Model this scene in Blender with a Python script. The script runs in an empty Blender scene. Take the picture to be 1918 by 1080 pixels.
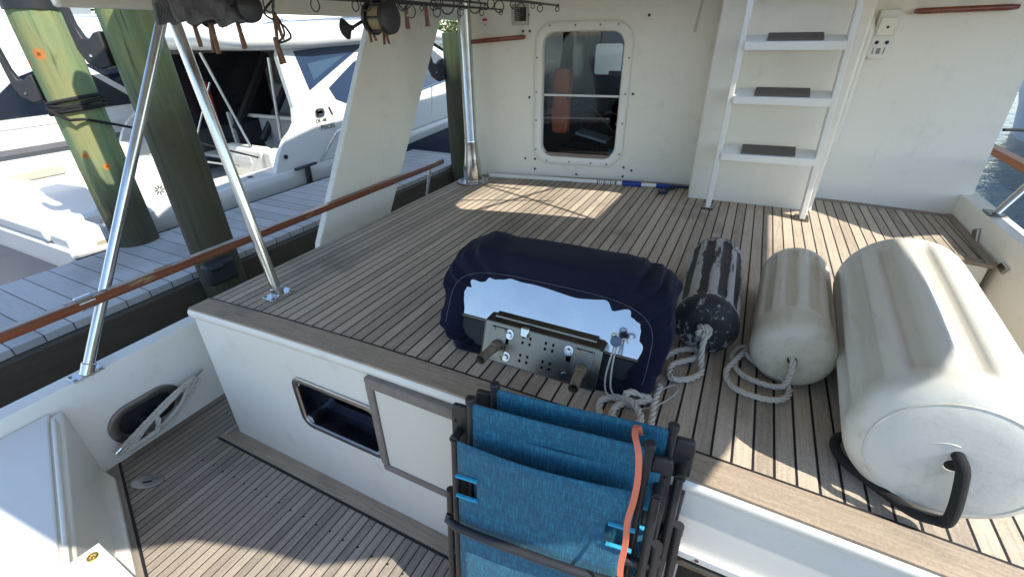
import bpy, bmesh, math, random
from mathutils import Vector, Matrix, noise
R = math.radians
rnd = random.Random(7)
scene = bpy.context.scene
COL = scene.collection

# ------------------------------------------------------------------ camera
cd = bpy.data.cameras.new('camera'); cam = bpy.data.objects.new('camera', cd); COL.objects.link(cam)
cd.sensor_width = 36; cd.lens = 15.954; cd.clip_start = .02; cd.clip_end = 3000
RT = [[0.89527878, 0.20728359, -0.39434682], [0.44532466, -0.44165943, 0.77886], [-0.0127221, -0.87290919, -0.48771681]]
cam.matrix_world = Matrix([[r[0], -r[1], -r[2], 0] for r in RT] + [[0, 0, 0, 1]])
cam.location = (0, 0, 1.0)
scene.camera = cam

# ------------------------------------------------------------------ sky and sun
EL, AZX, AZY = R(48.0), 1.0, -.15
h = math.hypot(AZX, AZY); SX, SY = AZX / h, AZY / h
to_sun = Vector((SX * math.cos(EL), SY * math.cos(EL), math.sin(EL)))
COT = 1 / math.tan(EL)
w = bpy.data.worlds.new('World'); scene.world = w; w.use_nodes = True
nt = w.node_tree; bg = nt.nodes['Background']
sky = nt.nodes.new('ShaderNodeTexSky'); sky.sky_type = 'NISHITA'; sky.sun_disc = False
sky.sun_elevation = EL; sky.sun_rotation = math.atan2(SX, SY); sky.air_density = 1.0; sky.dust_density = .15; sky.ozone_density = 1.5
nt.links.new(sky.outputs[0], bg.inputs[0]); bg.inputs[1].default_value = .15
sl = bpy.data.lights.new('sun', 'SUN'); sl.energy = 3.3; sl.angle = R(.55); sl.color = (1, .95, .86)
so = bpy.data.objects.new('sun', sl); COL.objects.link(so); so.rotation_euler = to_sun.to_track_quat('Z', 'Y').to_euler()
vs = scene.view_settings; vs.view_transform = 'Standard'; vs.look = 'None'; vs.exposure = 1.17; vs.gamma = 1
scene.render.film_transparent = False
try:
    scene.cycles.max_bounces = 10; scene.cycles.diffuse_bounces = 6; scene.cycles.glossy_bounces = 5
except Exception: pass

# ------------------------------------------------------------------ materials
def newmat(name):
    m = bpy.data.materials.new(name); m.use_nodes = True
    return m, m.node_tree.nodes, m.node_tree.links, m.node_tree.nodes['Principled BSDF']
def mnode(N, L, op, a, b=None, c=None):
    n = N.new('ShaderNodeMath'); n.operation = op
    for i, v in enumerate((a, b, c)):
        if v is None: continue
        if isinstance(v, (int, float)): n.inputs[i].default_value = v
        else: L.new(v, n.inputs[i])
    return n.outputs[0]
def mix(N, L, f, a, b, mode='MIX'):
    n = N.new('ShaderNodeMix'); n.data_type = 'RGBA'; n.blend_type = mode
    for k, v in ((0, f), (6, a), (7, b)):
        if isinstance(v, (int, float)): n.inputs[k].default_value = v
        elif isinstance(v, (tuple, list)): n.inputs[k].default_value = (*v[:3], 1)
        else: L.new(v, n.inputs[k])
    return n.outputs[2]
def ramp(N, L, f, lo, hi):
    n = N.new('ShaderNodeMapRange'); n.interpolation_type = 'SMOOTHSTEP'
    n.inputs[1].default_value = lo; n.inputs[2].default_value = hi; L.new(f, n.inputs[0]); return n.outputs[0]
def coords(N, L, scale=(1, 1, 1), rot=(0, 0, 0)):
    t = N.new('ShaderNodeTexCoord'); mp = N.new('ShaderNodeMapping')
    mp.inputs['Scale'].default_value = scale; mp.inputs['Rotation'].default_value = rot
    L.new(t.outputs['Object'], mp.inputs[0]); return mp.outputs[0]
def nz(N, L, co, scale, detail=4, rough=.55):
    n = N.new('ShaderNodeTexNoise'); n.inputs['Scale'].default_value = scale; n.inputs['Detail'].default_value = detail
    n.inputs['Roughness'].default_value = rough; L.new(co, n.inputs['Vector']); return n.outputs[0]
def bump(N, L, B, hgt, strength, dist):
    n = N.new('ShaderNodeBump'); n.inputs['Strength'].default_value = strength; n.inputs['Distance'].default_value = dist
    L.new(hgt, n.inputs['Height']); L.new(n.outputs[0], B.inputs['Normal'])
def mat(name, col, rough=.5, metal=0, var=.12, vs=4, stretch=(1, 1, 1), bmp=0, bs=60, dirt=None, dirt_lo=.55, dirt_hi=.75, streak=None, coat=0, spec=.5, rvar=.1):
    m, N, L, B = newmat(name)
    co = coords(N, L, stretch); f = nz(N, L, co, vs, 5)
    c = mix(N, L, f, [x * (1 - var) for x in col], [min(1, x * (1 + var)) for x in col])
    if dirt:
        f2 = nz(N, L, co, vs * 2.7, 6, .7); c = mix(N, L, ramp(N, L, f2, dirt_lo, dirt_hi), c, dirt)
    if streak:
        f3 = nz(N, L, coords(N, L, (9, 9, .7)), 2.2, 6, .7); c = mix(N, L, mnode(N, L, 'MULTIPLY', ramp(N, L, f3, .57, .82), .35), c, streak)
        f4 = nz(N, L, coords(N, L), 47, 3, .7); c = mix(N, L, mnode(N, L, 'MULTIPLY', ramp(N, L, f4, .70, .78), .5), c, (.30, .25, .18))
    L.new(c, B.inputs['Base Color'])
    B.inputs['Metallic'].default_value = metal; B.inputs['Specular IOR Level'].default_value = spec
    B.inputs['Coat Weight'].default_value = coat; B.inputs['Coat Roughness'].default_value = .08
    L.new(mnode(N, L, 'MULTIPLY_ADD', f, rvar * 2, rough - rvar), B.inputs['Roughness'])
    if bmp: bump(N, L, B, nz(N, L, co, bs, 5), bmp, .01)
    return m
def teak(name, width, seam=.0055, along='Y', rot=0.0, a=(.60, .495, .375), b=(.255, .208, .16), off=0.0, seamcol=(.012, .011, .012), stain=.42, end=None):
    m, N, L, B = newmat(name)
    co = coords(N, L, rot=(0, 0, rot)); s = N.new('ShaderNodeSeparateXYZ'); L.new(co, s.inputs[0])
    ac, al = (s.outputs[0], s.outputs[1]) if along == 'Y' else (s.outputs[1], s.outputs[0])
    t = mnode(N, L, 'ADD', mnode(N, L, 'DIVIDE', ac, width), off)
    fl = mnode(N, L, 'FLOOR', t); fr = mnode(N, L, 'FRACT', t)
    wn = N.new('ShaderNodeTexWhiteNoise'); wn.noise_dimensions = '1D'; L.new(fl, wn.inputs['W']); pl = wn.outputs[0]
    cb = N.new('ShaderNodeCombineXYZ')
    L.new(mnode(N, L, 'MULTIPLY', ac, 130), cb.inputs[0]); L.new(mnode(N, L, 'MULTIPLY', al, 6), cb.inputs[1]); L.new(mnode(N, L, 'MULTIPLY', pl, 50), cb.inputs[2])
    g = nz(N, L, cb.outputs[0], 1.0, 5, .65)
    g2 = nz(N, L, co, 2.3, 5, .6); g3 = nz(N, L, co, 150, 2, .6)
    tone = mnode(N, L, 'ADD', mnode(N, L, 'MULTIPLY', g, .72), mnode(N, L, 'MULTIPLY', pl, .26))
    tone = mnode(N, L, 'ADD', tone, mnode(N, L, 'MULTIPLY', mnode(N, L, 'SUBTRACT', g3, .5), .45))
    c = mix(N, L, ramp(N, L, tone, .1, .85), b, a)
    st = mnode(N, L, 'MULTIPLY', ramp(N, L, g2, .52, .72), stain)
    c = mix(N, L, st, c, [x * .42 for x in b])
    gr = nz(N, L, co, 1.1, 3); c = mix(N, L, mnode(N, L, 'MULTIPLY', ramp(N, L, gr, .5, .7), .35), c, (.13, .13, .075))
    hw = seam / width / 2
    d = mnode(N, L, 'ABSOLUTE', mnode(N, L, 'SUBTRACT', fr, .5)); sm = ramp(N, L, d, .5 - hw * 1.25, .5 - hw * .8)
    bj = mnode(N, L, 'FRACT', mnode(N, L, 'ADD', mnode(N, L, 'DIVIDE', al, 1.75), mnode(N, L, 'MULTIPLY', pl, 7.3)))
    sm = mnode(N, L, 'MAXIMUM', sm, mnode(N, L, 'MULTIPLY', mnode(N, L, 'LESS_THAN', bj, .0022), 0))
    c = mix(N, L, sm, c, seamcol)
    L.new(c, B.inputs['Base Color']); B.inputs['Roughness'].default_value = .72; B.inputs['Specular IOR Level'].default_value = .35
    hgt = mnode(N, L, 'SUBTRACT', mnode(N, L, 'MULTIPLY', g, .35), sm)
    bump(N, L, B, hgt, .6, .002)
    return m
def metal(name, col=(.78, .78, .77), rough=.12, var=.15, stain=None):
    m, N, L, B = newmat(name); co = coords(N, L); f = nz(N, L, co, 9, 5)
    c = mix(N, L, f, [x * (1 - var) for x in col], col)
    if stain: c = mix(N, L, ramp(N, L, nz(N, L, co, 14, 6, .7), .56, .72), c, stain)
    L.new(c, B.inputs['Base Color']); B.inputs['Metallic'].default_value = 1
    L.new(mnode(N, L, 'MULTIPLY_ADD', f, .2, rough - .06), B.inputs['Roughness']); return m

WHITE = mat('gelcoat_white', (.80, .765, .67), .34, var=.035, vs=2.5, coat=.15, rvar=.06, bmp=.02, bs=9, dirt=(.70, .665, .58), dirt_lo=.52, dirt_hi=.8, streak=(.60, .55, .46))
CREAM = mat('cream_panel', (.70, .67, .56), .45, var=.05, vs=5)
WHITE2 = mat('painted_white', (.78, .76, .70), .42, var=.05, vs=6, dirt=(.55, .5, .42), dirt_lo=.66, dirt_hi=.8)
BOATW = mat('yacht_white', (.72, .71, .675), .25, var=.03, vs=1.2, coat=.3, rvar=.05)
BOATG = mat('yacht_grey_white', (.62, .61, .57), .5, var=.08, vs=3, dirt=(.45, .42, .36))
CUSH = mat('vinyl_cushion', (.70, .67, .58), .5, var=.06, vs=8, bmp=.1, bs=20)
DECK = teak('weathered_teak', .052, seam=.0066, off=.25)
SOLE = teak('sole_teak', .039, seam=.0045, a=(.44, .37, .295), b=(.19, .158, .128), stain=.3)
TRIMX = teak('teak_margin', 4.0, seam=.0001, along='X', a=(.47, .37, .265), b=(.20, .155, .115), stain=.35, off=.37)
TRIMY = teak('teak_margin_fore_aft', 4.0, seam=.0001, a=(.33, .27, .22), b=(.20, .165, .135), stain=.3, off=.37)
CAULK = mat('black_caulk', (.012, .012, .014), .6)
GREYTEAK = mat('grey_teak', (.22, .18, .15), .75, var=.35, vs=6, stretch=(3, 3, 3), bmp=.2, bs=40)
TREADM = mat('worn_tread_teak', (.12, .10, .085), .8, var=.4, vs=14, stretch=(.3, 3, 3), bmp=.2)
VARN = mat('varnished_teak', (.20, .05, .018), .28, var=.4, vs=7, stretch=(1, .35, 1), coat=.5)
VARNW = mat('worn_varnish_rail', (.17, .05, .02), .32, var=.45, vs=6, stretch=(1, .3, 1), dirt=(.33, .25, .12), dirt_lo=.58, dirt_hi=.7, coat=.4)
CHROME = metal('stainless', (.64, .64, .63), rough=.14, var=.25)
STEELD = metal('stained_stainless', (.26, .245, .21), .26, .45, stain=(.33, .17, .08))
MIRROR = metal('mirror_stainless', (.50, .515, .54), .09, .25)
BLACKM = mat('black_frame', (.022, .022, .024), .45, var=.2, vs=20, coat=.1)
BLACKR = mat('black_rubber', (.02, .02, .021), .55, var=.3, vs=15)
DARK = mat('dark_void', (.01, .01, .012), .6)
DGLASS = mat('dark_tinted_glass', (.012, .018, .03), .06, var=.2, vs=2, spec=.7)
BGLASS = mat('blue_tinted_window', (.03, .055, .11), .07, var=.25, vs=1.5, spec=.7)
NAVYH = mat('navy_hull', (.01, .013, .03), .15, var=.2, vs=2)
ROPE = mat('white_rope', (.56, .52, .44), .85, var=.2, vs=60, bmp=.3, bs=300)
ROPEB = mat('black_rope', (.015, .014, .014), .9, var=.3, vs=200, bmp=.5, bs=500)
ORANGE = mat('orange_webbing', (.75, .19, .10), .7, var=.12, vs=80)
PINW = mat('clothespin_wood', (.20, .10, .06), .7, var=.3, vs=60)
BRASS = metal('brass', (.75, .5, .12), .22)
BLUEP = mat('blue_plastic', (.01, .035, .25), .4, var=.2, vs=20)
REDP = mat('red_plastic', (.5, .03, .03), .45, var=.1)
LIFE = mat('orange_canvas', (.70, .17, .06), .8, var=.15, vs=18, bmp=.2, bs=30)
DOCKW = teak('dock_planks', .155, seam=.006, along='X', a=(.56, .545, .52), b=(.38, .365, .345), stain=.15, seamcol=(.03, .03, .03))
DOCKB = mat('dock_timber', (.085, .066, .044), .85, var=.4, vs=5, stretch=(4, .4, 4), bmp=.3, bs=20)
TOWEL = mat('grey_towel', (.16, .16, .165), .95, var=.6, vs=30, bmp=.8, bs=120)
INTW = mat('dark_mahogany', (.035, .018, .011), .4, var=.4, vs=4, stretch=(1, 1, .2))
SEAT = mat('navy_upholstery', (.012, .016, .04), .8, var=.2, vs=10)
LEAF = [mat('leaf_green', (.06, .11, .03), .6, var=.4, vs=.6), mat('leaf_pale', (.12, .16, .05), .6, var=.4, vs=.6)]
BARK = mat('bark', (.12, .09, .06), .9, var=.3, vs=6)

def glass_mat():
    m, N, L, B = newmat('window_glass'); out = N['Material Output']
    tr = N.new('ShaderNodeBsdfTransparent'); tr.inputs[0].default_value = (.78, .82, .84, 1)
    gl = N.new('ShaderNodeBsdfGlossy'); gl.inputs['Roughness'].default_value = .015; gl.inputs[0].default_value = (.9, .95, 1, 1)
    fr = N.new('ShaderNodeFresnel'); fr.inputs[0].default_value = 1.55
    mx = N.new('ShaderNodeMixShader'); L.new(mnode(N, L, 'MULTIPLY_ADD', fr.outputs[0], .38, .01), mx.inputs[0])
    L.new(tr.outputs[0], mx.inputs[1]); L.new(gl.outputs[0], mx.inputs[2]); L.new(mx.outputs[0], out.inputs[0]); return m
GLASS = glass_mat()
def canvas_mat():
    m, N, L, B = newmat('navy_canvas'); co = coords(N, L)
    f = nz(N, L, co, 5, 5); c = mix(N, L, f, (.0045, .0055, .018), (.009, .011, .032))
    c = mix(N, L, mnode(N, L, 'MULTIPLY', ramp(N, L, nz(N, L, co, 30, 6, .7), .6, .8), .3), c, (.022, .026, .05))
    L.new(c, B.inputs['Base Color']); B.inputs['Roughness'].default_value = .85; B.inputs['Sheen Weight'].default_value = .05
    B.inputs['Specular IOR Level'].default_value = .2
    wv = mnode(N, L, 'ADD', nz(N, L, co, 700, 2), mnode(N, L, 'MULTIPLY', nz(N, L, co, 22, 4), 2.0)); bump(N, L, B, wv, .5, .004); return m
CANVAS = canvas_mat()
def sling_mat():
    m, N, L, B = newmat('blue_sling_fabric'); t = N.new('ShaderNodeTexCoord')
    def st(sx, sy, sz, sc):
        mp = N.new('ShaderNodeMapping'); mp.inputs['Scale'].default_value = (sx, sy, sz); L.new(t.outputs['Object'], mp.inputs[0])
        return nz(N, L, mp.outputs[0], sc, 3, .6)
    v = st(1, 1, .045, 330); hz = st(.05, .05, 1, 330); big = st(1, 1, 1, 5)
    f = mnode(N, L, 'ADD', mnode(N, L, 'MULTIPLY', ramp(N, L, v, .42, .78), .8), mnode(N, L, 'MULTIPLY', ramp(N, L, hz, .45, .8), .55))
    c = mix(N, L, f, (.003, .078, .145), (.022, .28, .39)); c = mix(N, L, mnode(N, L, 'MULTIPLY', big, .35), c, (.004, .06, .12))
    L.new(c, B.inputs['Base Color']); B.inputs['Roughness'].default_value = .7; B.inputs['Sheen Weight'].default_value = .1
    bump(N, L, B, f, .4, .0012); return m
SLING = sling_mat()
CYAN = mat('cyan_piping', (.03, .36, .55), .6, var=.1, vs=40)
def fender_mat(name, base, dirt, lo, hi, rough=.4, scuff=None):
    m, N, L, B = newmat(name); co = coords(N, L); cs = coords(N, L, (9, 1.6, 9))
    f = nz(N, L, co, 3, 5); c = mix(N, L, f, [x * .92 for x in base], base)
    c = mix(N, L, mnode(N, L, 'MULTIPLY', ramp(N, L, nz(N, L, cs, 1.6, 6, .7), lo, hi), .75), c, dirt)
    c = mix(N, L, mnode(N, L, 'MULTIPLY', ramp(N, L, nz(N, L, co, 38, 5, .75), .63, .72), .5), c, [x * .45 for x in dirt])
    at = N.new('ShaderNodeAttribute'); at.attribute_name = 'ridge'; rg_ = at.outputs['Fac']
    if scuff:
        cs2 = coords(N, L, (30, 5, 30)); sn = nz(N, L, cs2, 1.5, 7, .75)
        sn = mnode(N, L, 'ADD', sn, mnode(N, L, 'MULTIPLY', mnode(N, L, 'SUBTRACT', rg_, .62), .35))
        sn = mnode(N, L, 'ADD', sn, mnode(N, L, 'MULTIPLY', mnode(N, L, 'SUBTRACT', nz(N, L, co, 6, 2), .5), .5))
        c = mix(N, L, mnode(N, L, 'MULTIPLY', ramp(N, L, sn, .50, .60), .88), c, scuff)
    else:
        c = mix(N, L, mnode(N, L, 'MULTIPLY', mnode(N, L, 'SUBTRACT', 1, rg_), .42), c, dirt)  # groove dirt tint doubles as painted shade between the ribs
    L.new(c, B.inputs['Base Color']); B.inputs['Roughness'].default_value = rough; bump(N, L, B, nz(N, L, co, 80, 4), .12, .004); return m
FWHITE = fender_mat('dirty_white_vinyl', (.66, .62, .52), (.40, .33, .20), .46, .72)
FBIG = fender_mat('big_white_vinyl', (.69, .68, .62), (.46, .42, .32), .50, .78)
FBLACK = fender_mat('black_scuffed_vinyl', (.016, .016, .017), (.05, .05, .05), .5, .7, .62, scuff=(.42, .42, .40))
def pile_mat(name, knots, ztop, zbot):
    m, N, L, B = newmat(name); t = N.new('ShaderNodeTexCoord'); s = N.new('ShaderNodeSeparateXYZ'); L.new(t.outputs['Object'], s.inputs[0])
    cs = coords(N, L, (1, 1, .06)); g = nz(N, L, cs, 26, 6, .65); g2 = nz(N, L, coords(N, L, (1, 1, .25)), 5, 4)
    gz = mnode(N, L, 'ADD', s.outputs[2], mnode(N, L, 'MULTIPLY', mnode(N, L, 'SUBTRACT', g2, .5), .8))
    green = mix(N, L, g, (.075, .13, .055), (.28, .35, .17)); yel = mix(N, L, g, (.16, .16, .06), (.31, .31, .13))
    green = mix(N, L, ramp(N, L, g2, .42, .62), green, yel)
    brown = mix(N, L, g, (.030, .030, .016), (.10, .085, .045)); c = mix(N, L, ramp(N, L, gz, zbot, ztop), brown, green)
    cr = nz(N, L, coords(N, L, (1, 1, .03)), 42, 4, .6); c = mix(N, L, mnode(N, L, 'MULTIPLY', ramp(N, L, cr, .60, .68), .65), c, (.02, .02, .012))
    sp = nz(N, L, coords(N, L, (1, 1, .4)), 13, 5, .7); c = mix(N, L, mnode(N, L, 'MULTIPLY', ramp(N, L, sp, .58, .72), .4), c, (.06, .07, .03))
    for (x, y, z, r) in knots:
        d = N.new('ShaderNodeVectorMath'); d.operation = 'DISTANCE'; L.new(t.outputs['Object'], d.inputs[0]); d.inputs[1].default_value = (x, y, z)
        dd = mnode(N, L, 'ADD', d.outputs['Value'], mnode(N, L, 'MULTIPLY', mnode(N, L, 'SUBTRACT', nz(N, L, coords(N, L), 60, 4), .5), .02))
        k = mnode(N, L, 'SUBTRACT', 1, ramp(N, L, dd, r * .5, r)); kk = mix(N, L, ramp(N, L, dd, r * .1, r * .4), (.16, .045, .01), (.48, .17, .035)); c = mix(N, L, k, c, kk)
    L.new(c, B.inputs['Base Color']); B.inputs['Roughness'].default_value = .85; bump(N, L, B, g, .5, .01); return m
def water_mat():
    m, N, L, B = newmat('water'); co = coords(N, L); B.inputs['Base Color'].default_value = (.008, .018, .026, 1)
    B.inputs['Roughness'].default_value = .12; B.inputs['Specular IOR Level'].default_value = .28
    n = mnode(N, L, 'ADD', nz(N, L, coords(N, L, (1, .6, 1)), 2.2, 3), mnode(N, L, 'MULTIPLY', nz(N, L, co, 9, 3), .25)); bump(N, L, B, n, .5, .12); return m
WATER = water_mat()

# ------------------------------------------------------------------ mesh builder
class MB:
    def __init__(s): s.bm = bmesh.new()
    def face(s, pts):
        try: return s.bm.faces.new([s.bm.verts.new(p) for p in pts])
        except ValueError: return None
    def box(s, c, d, m=None):
        g = bmesh.ops.create_cube(s.bm, size=1)['verts']
        for v in g:
            v.co = Vector((v.co.x * d[0], v.co.y * d[1], v.co.z * d[2]))
            if m is not None: v.co = m @ v.co
            v.co += Vector(c)
        return s
    def bar(s, p0, p1, a, b, up=(0, 0, 1)):
        p0, p1 = Vector(p0), Vector(p1); z = (p1 - p0).normalized(); x = Vector(up).cross(z)
        if x.length < 1e-4: x = Vector((1, 0, 0)).cross(z)
        x.normalize(); y = z.cross(x)
        return s.box((p0 + p1) / 2, (a, b, (p1 - p0).length), Matrix((x, y, z)).transposed())
    def loft(s, loops, close=True, cap0=False, cap1=False):
        vs = [[s.bm.verts.new(p) for p in l] for l in loops]; n = len(vs[0])
        for i in range(len(vs) - 1):
            for j in range(n if close else n - 1):
                k = (j + 1) % n
                try: s.bm.faces.new((vs[i][j], vs[i][k], vs[i + 1][k], vs[i + 1][j]))
                except ValueError: pass
        if cap0: s.bm.faces.new(list(reversed(vs[0])))
        if cap1: s.bm.faces.new(vs[-1])
        return s
    def tube(s, pts, r, n=12, cap=True, flat=None):
        pts = [Vector(p) for p in pts]; rr = r if isinstance(r, (list, tuple)) else [r] * len(pts)
        t = (pts[1] - pts[0]).normalized(); u = t.orthogonal().normalized(); loops = []
        for i, p in enumerate(pts):
            a = pts[max(0, i - 1)]; b = pts[min(len(pts) - 1, i + 1)]; nt_ = (b - a).normalized()
            q = t.rotation_difference(nt_); u = q @ u; t = nt_; v = t.cross(u)
            loops.append([p + (u * math.cos(2 * math.pi * k / n) + v * math.sin(2 * math.pi * k / n)) * rr[i] for k in range(n)])
        return s.loft(loops, True, cap, cap)
    def prism(s, pts, vec):
        vec = Vector(vec); a = [Vector(p) for p in pts]; b = [p + vec for p in a]
        s.loft([a, b], True, True, True); return s
    def holed(s, outer, holes, vec):
        es = []
        for lp in [outer] + holes:
            vv = [s.bm.verts.new(p) for p in lp]
            for i in range(len(vv)): es.append(s.bm.edges.new((vv[i], vv[(i + 1) % len(vv)])))
        f = [g for g in bmesh.ops.triangle_fill(s.bm, use_beauty=True, use_dissolve=False, edges=es)['geom'] if isinstance(g, bmesh.types.BMFace)]
        ex = bmesh.ops.extrude_face_region(s.bm, geom=f)['geom']
        bmesh.ops.translate(s.bm, vec=Vector(vec), verts=[g for g in ex if isinstance(g, bmesh.types.BMVert)]); return s
    def disc(s, c, nrm, r, hgt, n=12):
        nrm = Vector(nrm).normalized(); c = Vector(c); return s.tube([c, c + nrm * hgt], r, n)
    def pieces(s):
        """groups of loose islands that lie apart from one another"""
        bm = s.bm; bm.verts.index_update(); comp = [-1] * len(bm.verts); bm.verts.ensure_lookup_table(); isl = []
        for v0 in bm.verts:
            if comp[v0.index] >= 0: continue
            k = len(isl); lo = list(v0.co); hi = list(v0.co); stack = [v0]; comp[v0.index] = k
            while stack:
                v = stack.pop()
                for a in range(3): lo[a] = min(lo[a], v.co[a]); hi[a] = max(hi[a], v.co[a])
                for e in v.link_edges:
                    w_ = e.other_vert(v)
                    if comp[w_.index] < 0: comp[w_.index] = k; stack.append(w_)
            isl.append((lo, hi))
        n = len(isl)
        if n < 2 or n > 150: return comp, [0] * n, 1
        par = list(range(n))
        def find(i):
            while par[i] != i: i = par[i]
            return i
        sz = [max(h_ - l_ for l_, h_ in zip(*b)) for b in isl]
        for i in range(n):
            for j in range(i + 1, n):
                g = math.sqrt(sum(max(0, isl[i][0][a] - isl[j][1][a], isl[j][0][a] - isl[i][1][a]) ** 2 for a in range(3)))
                if g <= max(.02, .5 * max(sz[i], sz[j])): par[find(i)] = find(j)
        roots = sorted({find(i) for i in range(n)}); grp = [roots.index(find(i)) for i in range(n)]
        return comp, grp, len(roots)
    def build(s, name, m, parent=None, **kw):
        bmesh.ops.recalc_face_normals(s.bm, faces=s.bm.faces)
        comp, grp, n = s.pieces()
        if n < 2: return s.build1(name, m, parent, **kw)
        out = None
        for k in range(n):
            b = MB(); b.bm.free(); b.bm = s.bm.copy(); b.bm.verts.ensure_lookup_table()
            bmesh.ops.delete(b.bm, geom=[v for i, v in enumerate(list(b.bm.verts)) if grp[comp[i]] != k], context='VERTS')
            o = b.build1(name, m, parent, **kw); out = out or o
        s.bm.free(); return out
    def build1(s, name, m, parent=None, bev=0, seg=2, smooth=35, sub=0, solid=0, local=False):
        me = bpy.data.meshes.new(name); s.bm.to_mesh(me); s.bm.free()
        o = bpy.data.objects.new(name, me); COL.objects.link(o); me.materials.append(m)
        if parent is not None:
            o.parent = parent
            if not local: o.matrix_parent_inverse = pinv(parent)
        if smooth:
            for p in me.polygons: p.use_smooth = True
            if not sub: me.set_sharp_from_angle(angle=R(smooth))
        if solid:
            md = o.modifiers.new('thick', 'SOLIDIFY'); md.thickness = solid; md.offset = 0
        if bev:
            md = o.modifiers.new('bevel', 'BEVEL'); md.width = bev; md.segments = seg; md.limit_method = 'ANGLE'; md.angle_limit = R(40); md.harden_normals = False
        if sub:
            md = o.modifiers.new('smooth', 'SUBSURF'); md.levels = sub; md.render_levels = sub
        return o
WM = {}
def pinv(p): return WM[p.name].inverted() if p.name in WM else Matrix.Identity(4)
def tag(o, label, cat, group=None, kind=None):
    if label: o['label'] = label
    if cat: o['category'] = cat
    if group: o['group'] = group
    if kind: o['kind'] = kind
    return o
def thing(name, loc, label, cat, group=None, rz=0):
    o = bpy.data.objects.new(name, None); COL.objects.link(o); o.location = loc; o.rotation_euler = (0, 0, rz); o.empty_display_size = .1
    WM[o.name] = Matrix.Translation(loc) @ Matrix.Rotation(rz, 4, 'Z'); return tag(o, label, cat, group)
def dup(root, loc, rz=0, label=None):
    r = root.copy(); COL.objects.link(r); r.location = loc; r.rotation_euler = (0, 0, rz)
    if label: r['label'] = label
    for ch in list(root.children):
        c = ch.copy(); COL.objects.link(c); c.parent = r
        for g in list(ch.children):
            d = g.copy(); COL.objects.link(d); d.parent = c
    return r
def catmull(pts, step=.01):
    P = [Vector(p) for p in pts]; P = [2 * P[0] - P[1]] + P + [2 * P[-1] - P[-2]]; out = []
    for i in range(1, len(P) - 2):
        a, b, c, d = P[i - 1:i + 3]; n = max(2, int((c - b).length / step))
        for k in range(n):
            t = k / n; out.append(.5 * ((2 * b) + (c - a) * t + (2 * a - 5 * b + 4 * c - d) * t * t + (3 * b - a - 3 * c + d) * t ** 3))
    out.append(P[-2]); return out
def rope(mb, pts, r, pitch=None, step=None, strands=3):
    pts = catmull(pts, step or r * .7); pitch = pitch or r * 7; u = None; L = 0; lines = [[] for _ in range(strands)]
    for i, p in enumerate(pts):
        t = (pts[min(i + 1, len(pts) - 1)] - pts[max(i - 1, 0)]).normalized()
        if u is None: u = t.orthogonal().normalized()
        u = (u - t * u.dot(t)).normalized(); v = t.cross(u)
        if i: L += (p - pts[i - 1]).length
        for k in range(strands):
            a = 2 * math.pi * (k / strands + L / pitch); lines[k].append(p + (u * math.cos(a) + v * math.sin(a)) * r * .54)
    for l in lines: mb.tube(l, r * .52, 7)
    return mb
def rrect(cx, cy, w_, h_, r, n=5):
    out = []
    for (sx, sy, a0) in ((1, 1, 0), (-1, 1, 90), (-1, -1, 180), (1, -1, 270)):
        for k in range(n + 1):
            a = R(a0 + 90 * k / n); out.append((cx + sx * (w_ / 2 - r) + r * math.cos(a), cy + sy * (h_ / 2 - r) + r * math.sin(a)))
    return out
def camber(x): return -.021 * (x + .5) ** 2
def text_mesh(name, s, size, m, parent, mtx, depth=.002):
    cu = bpy.data.curves.new(name, 'FONT'); cu.body = s; cu.size = size; cu.extrude = depth; cu.align_x = 'CENTER'; cu.align_y = 'CENTER'
    o = bpy.data.objects.new(name, cu); COL.objects.link(o); dg = bpy.context.evaluated_depsgraph_get()
    me = bpy.data.meshes.new_from_object(o.evaluated_get(dg)); bpy.data.objects.remove(o); me.transform(mtx)
    o = bpy.data.objects.new(name, me); COL.objects.link(o); me.materials.clear(); me.materials.append(m)
    o.parent = parent; o.matrix_parent_inverse = pinv(parent); return o

# ================================================================== SETTING
mb = MB(); mb.face([(-900, -900, -1.6), (900, -900, -1.6), (900, 900, -1.6), (-900, 900, -1.6)])
tag(mb.build('water', WATER, smooth=0), None, None, kind='structure')

# ================================================================== OUR BOAT
boat = thing('motor_yacht', (-.57, 2, -1.6), 'white motor yacht being stood on, with weathered teak aft deck and white cabin', 'boat')
# --- port bulwark with flat cap, and hull skin below
mb = MB(); prof = [(-2.46, -.86), (-2.46, -.345), (-2.468, -.332), (-2.545, -.328), (-2.565, -.345), (-2.58, -.5), (-2.50, -1.7), (-2.40, -1.7)]
ys = [-1.5, -.5, .5, 1.5, 2.5, 3.5, 5, 7, 9]
mb.loft([[(x, y, z) for x, z in prof] for y in ys], True, True, True)
mb.build('port_bulwark', WHITE, boat)
# --- starboard bulwark, inner face at x=1.30
mb = MB(); prof = [(1.30, -.9), (1.30, .06), (1.308, .073), (1.395, .078), (1.412, .062), (1.43, -.1), (1.36, -1.7), (1.26, -1.7)]
mb.loft([[(x, y, z) for x, z in prof] for y in (-1.5, 0, 1, 2, 3, 4, 6, 9)], True, True, True)
mb.build('starboard_bulwark', WHITE, boat)
# --- transom side (behind the camera) closes the cockpit
mb = MB(); mb.box((-.57, -1.4, -.7), (3.9, .12, .8)); mb.build('transom', WHITE, boat, bev=.02)
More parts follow.
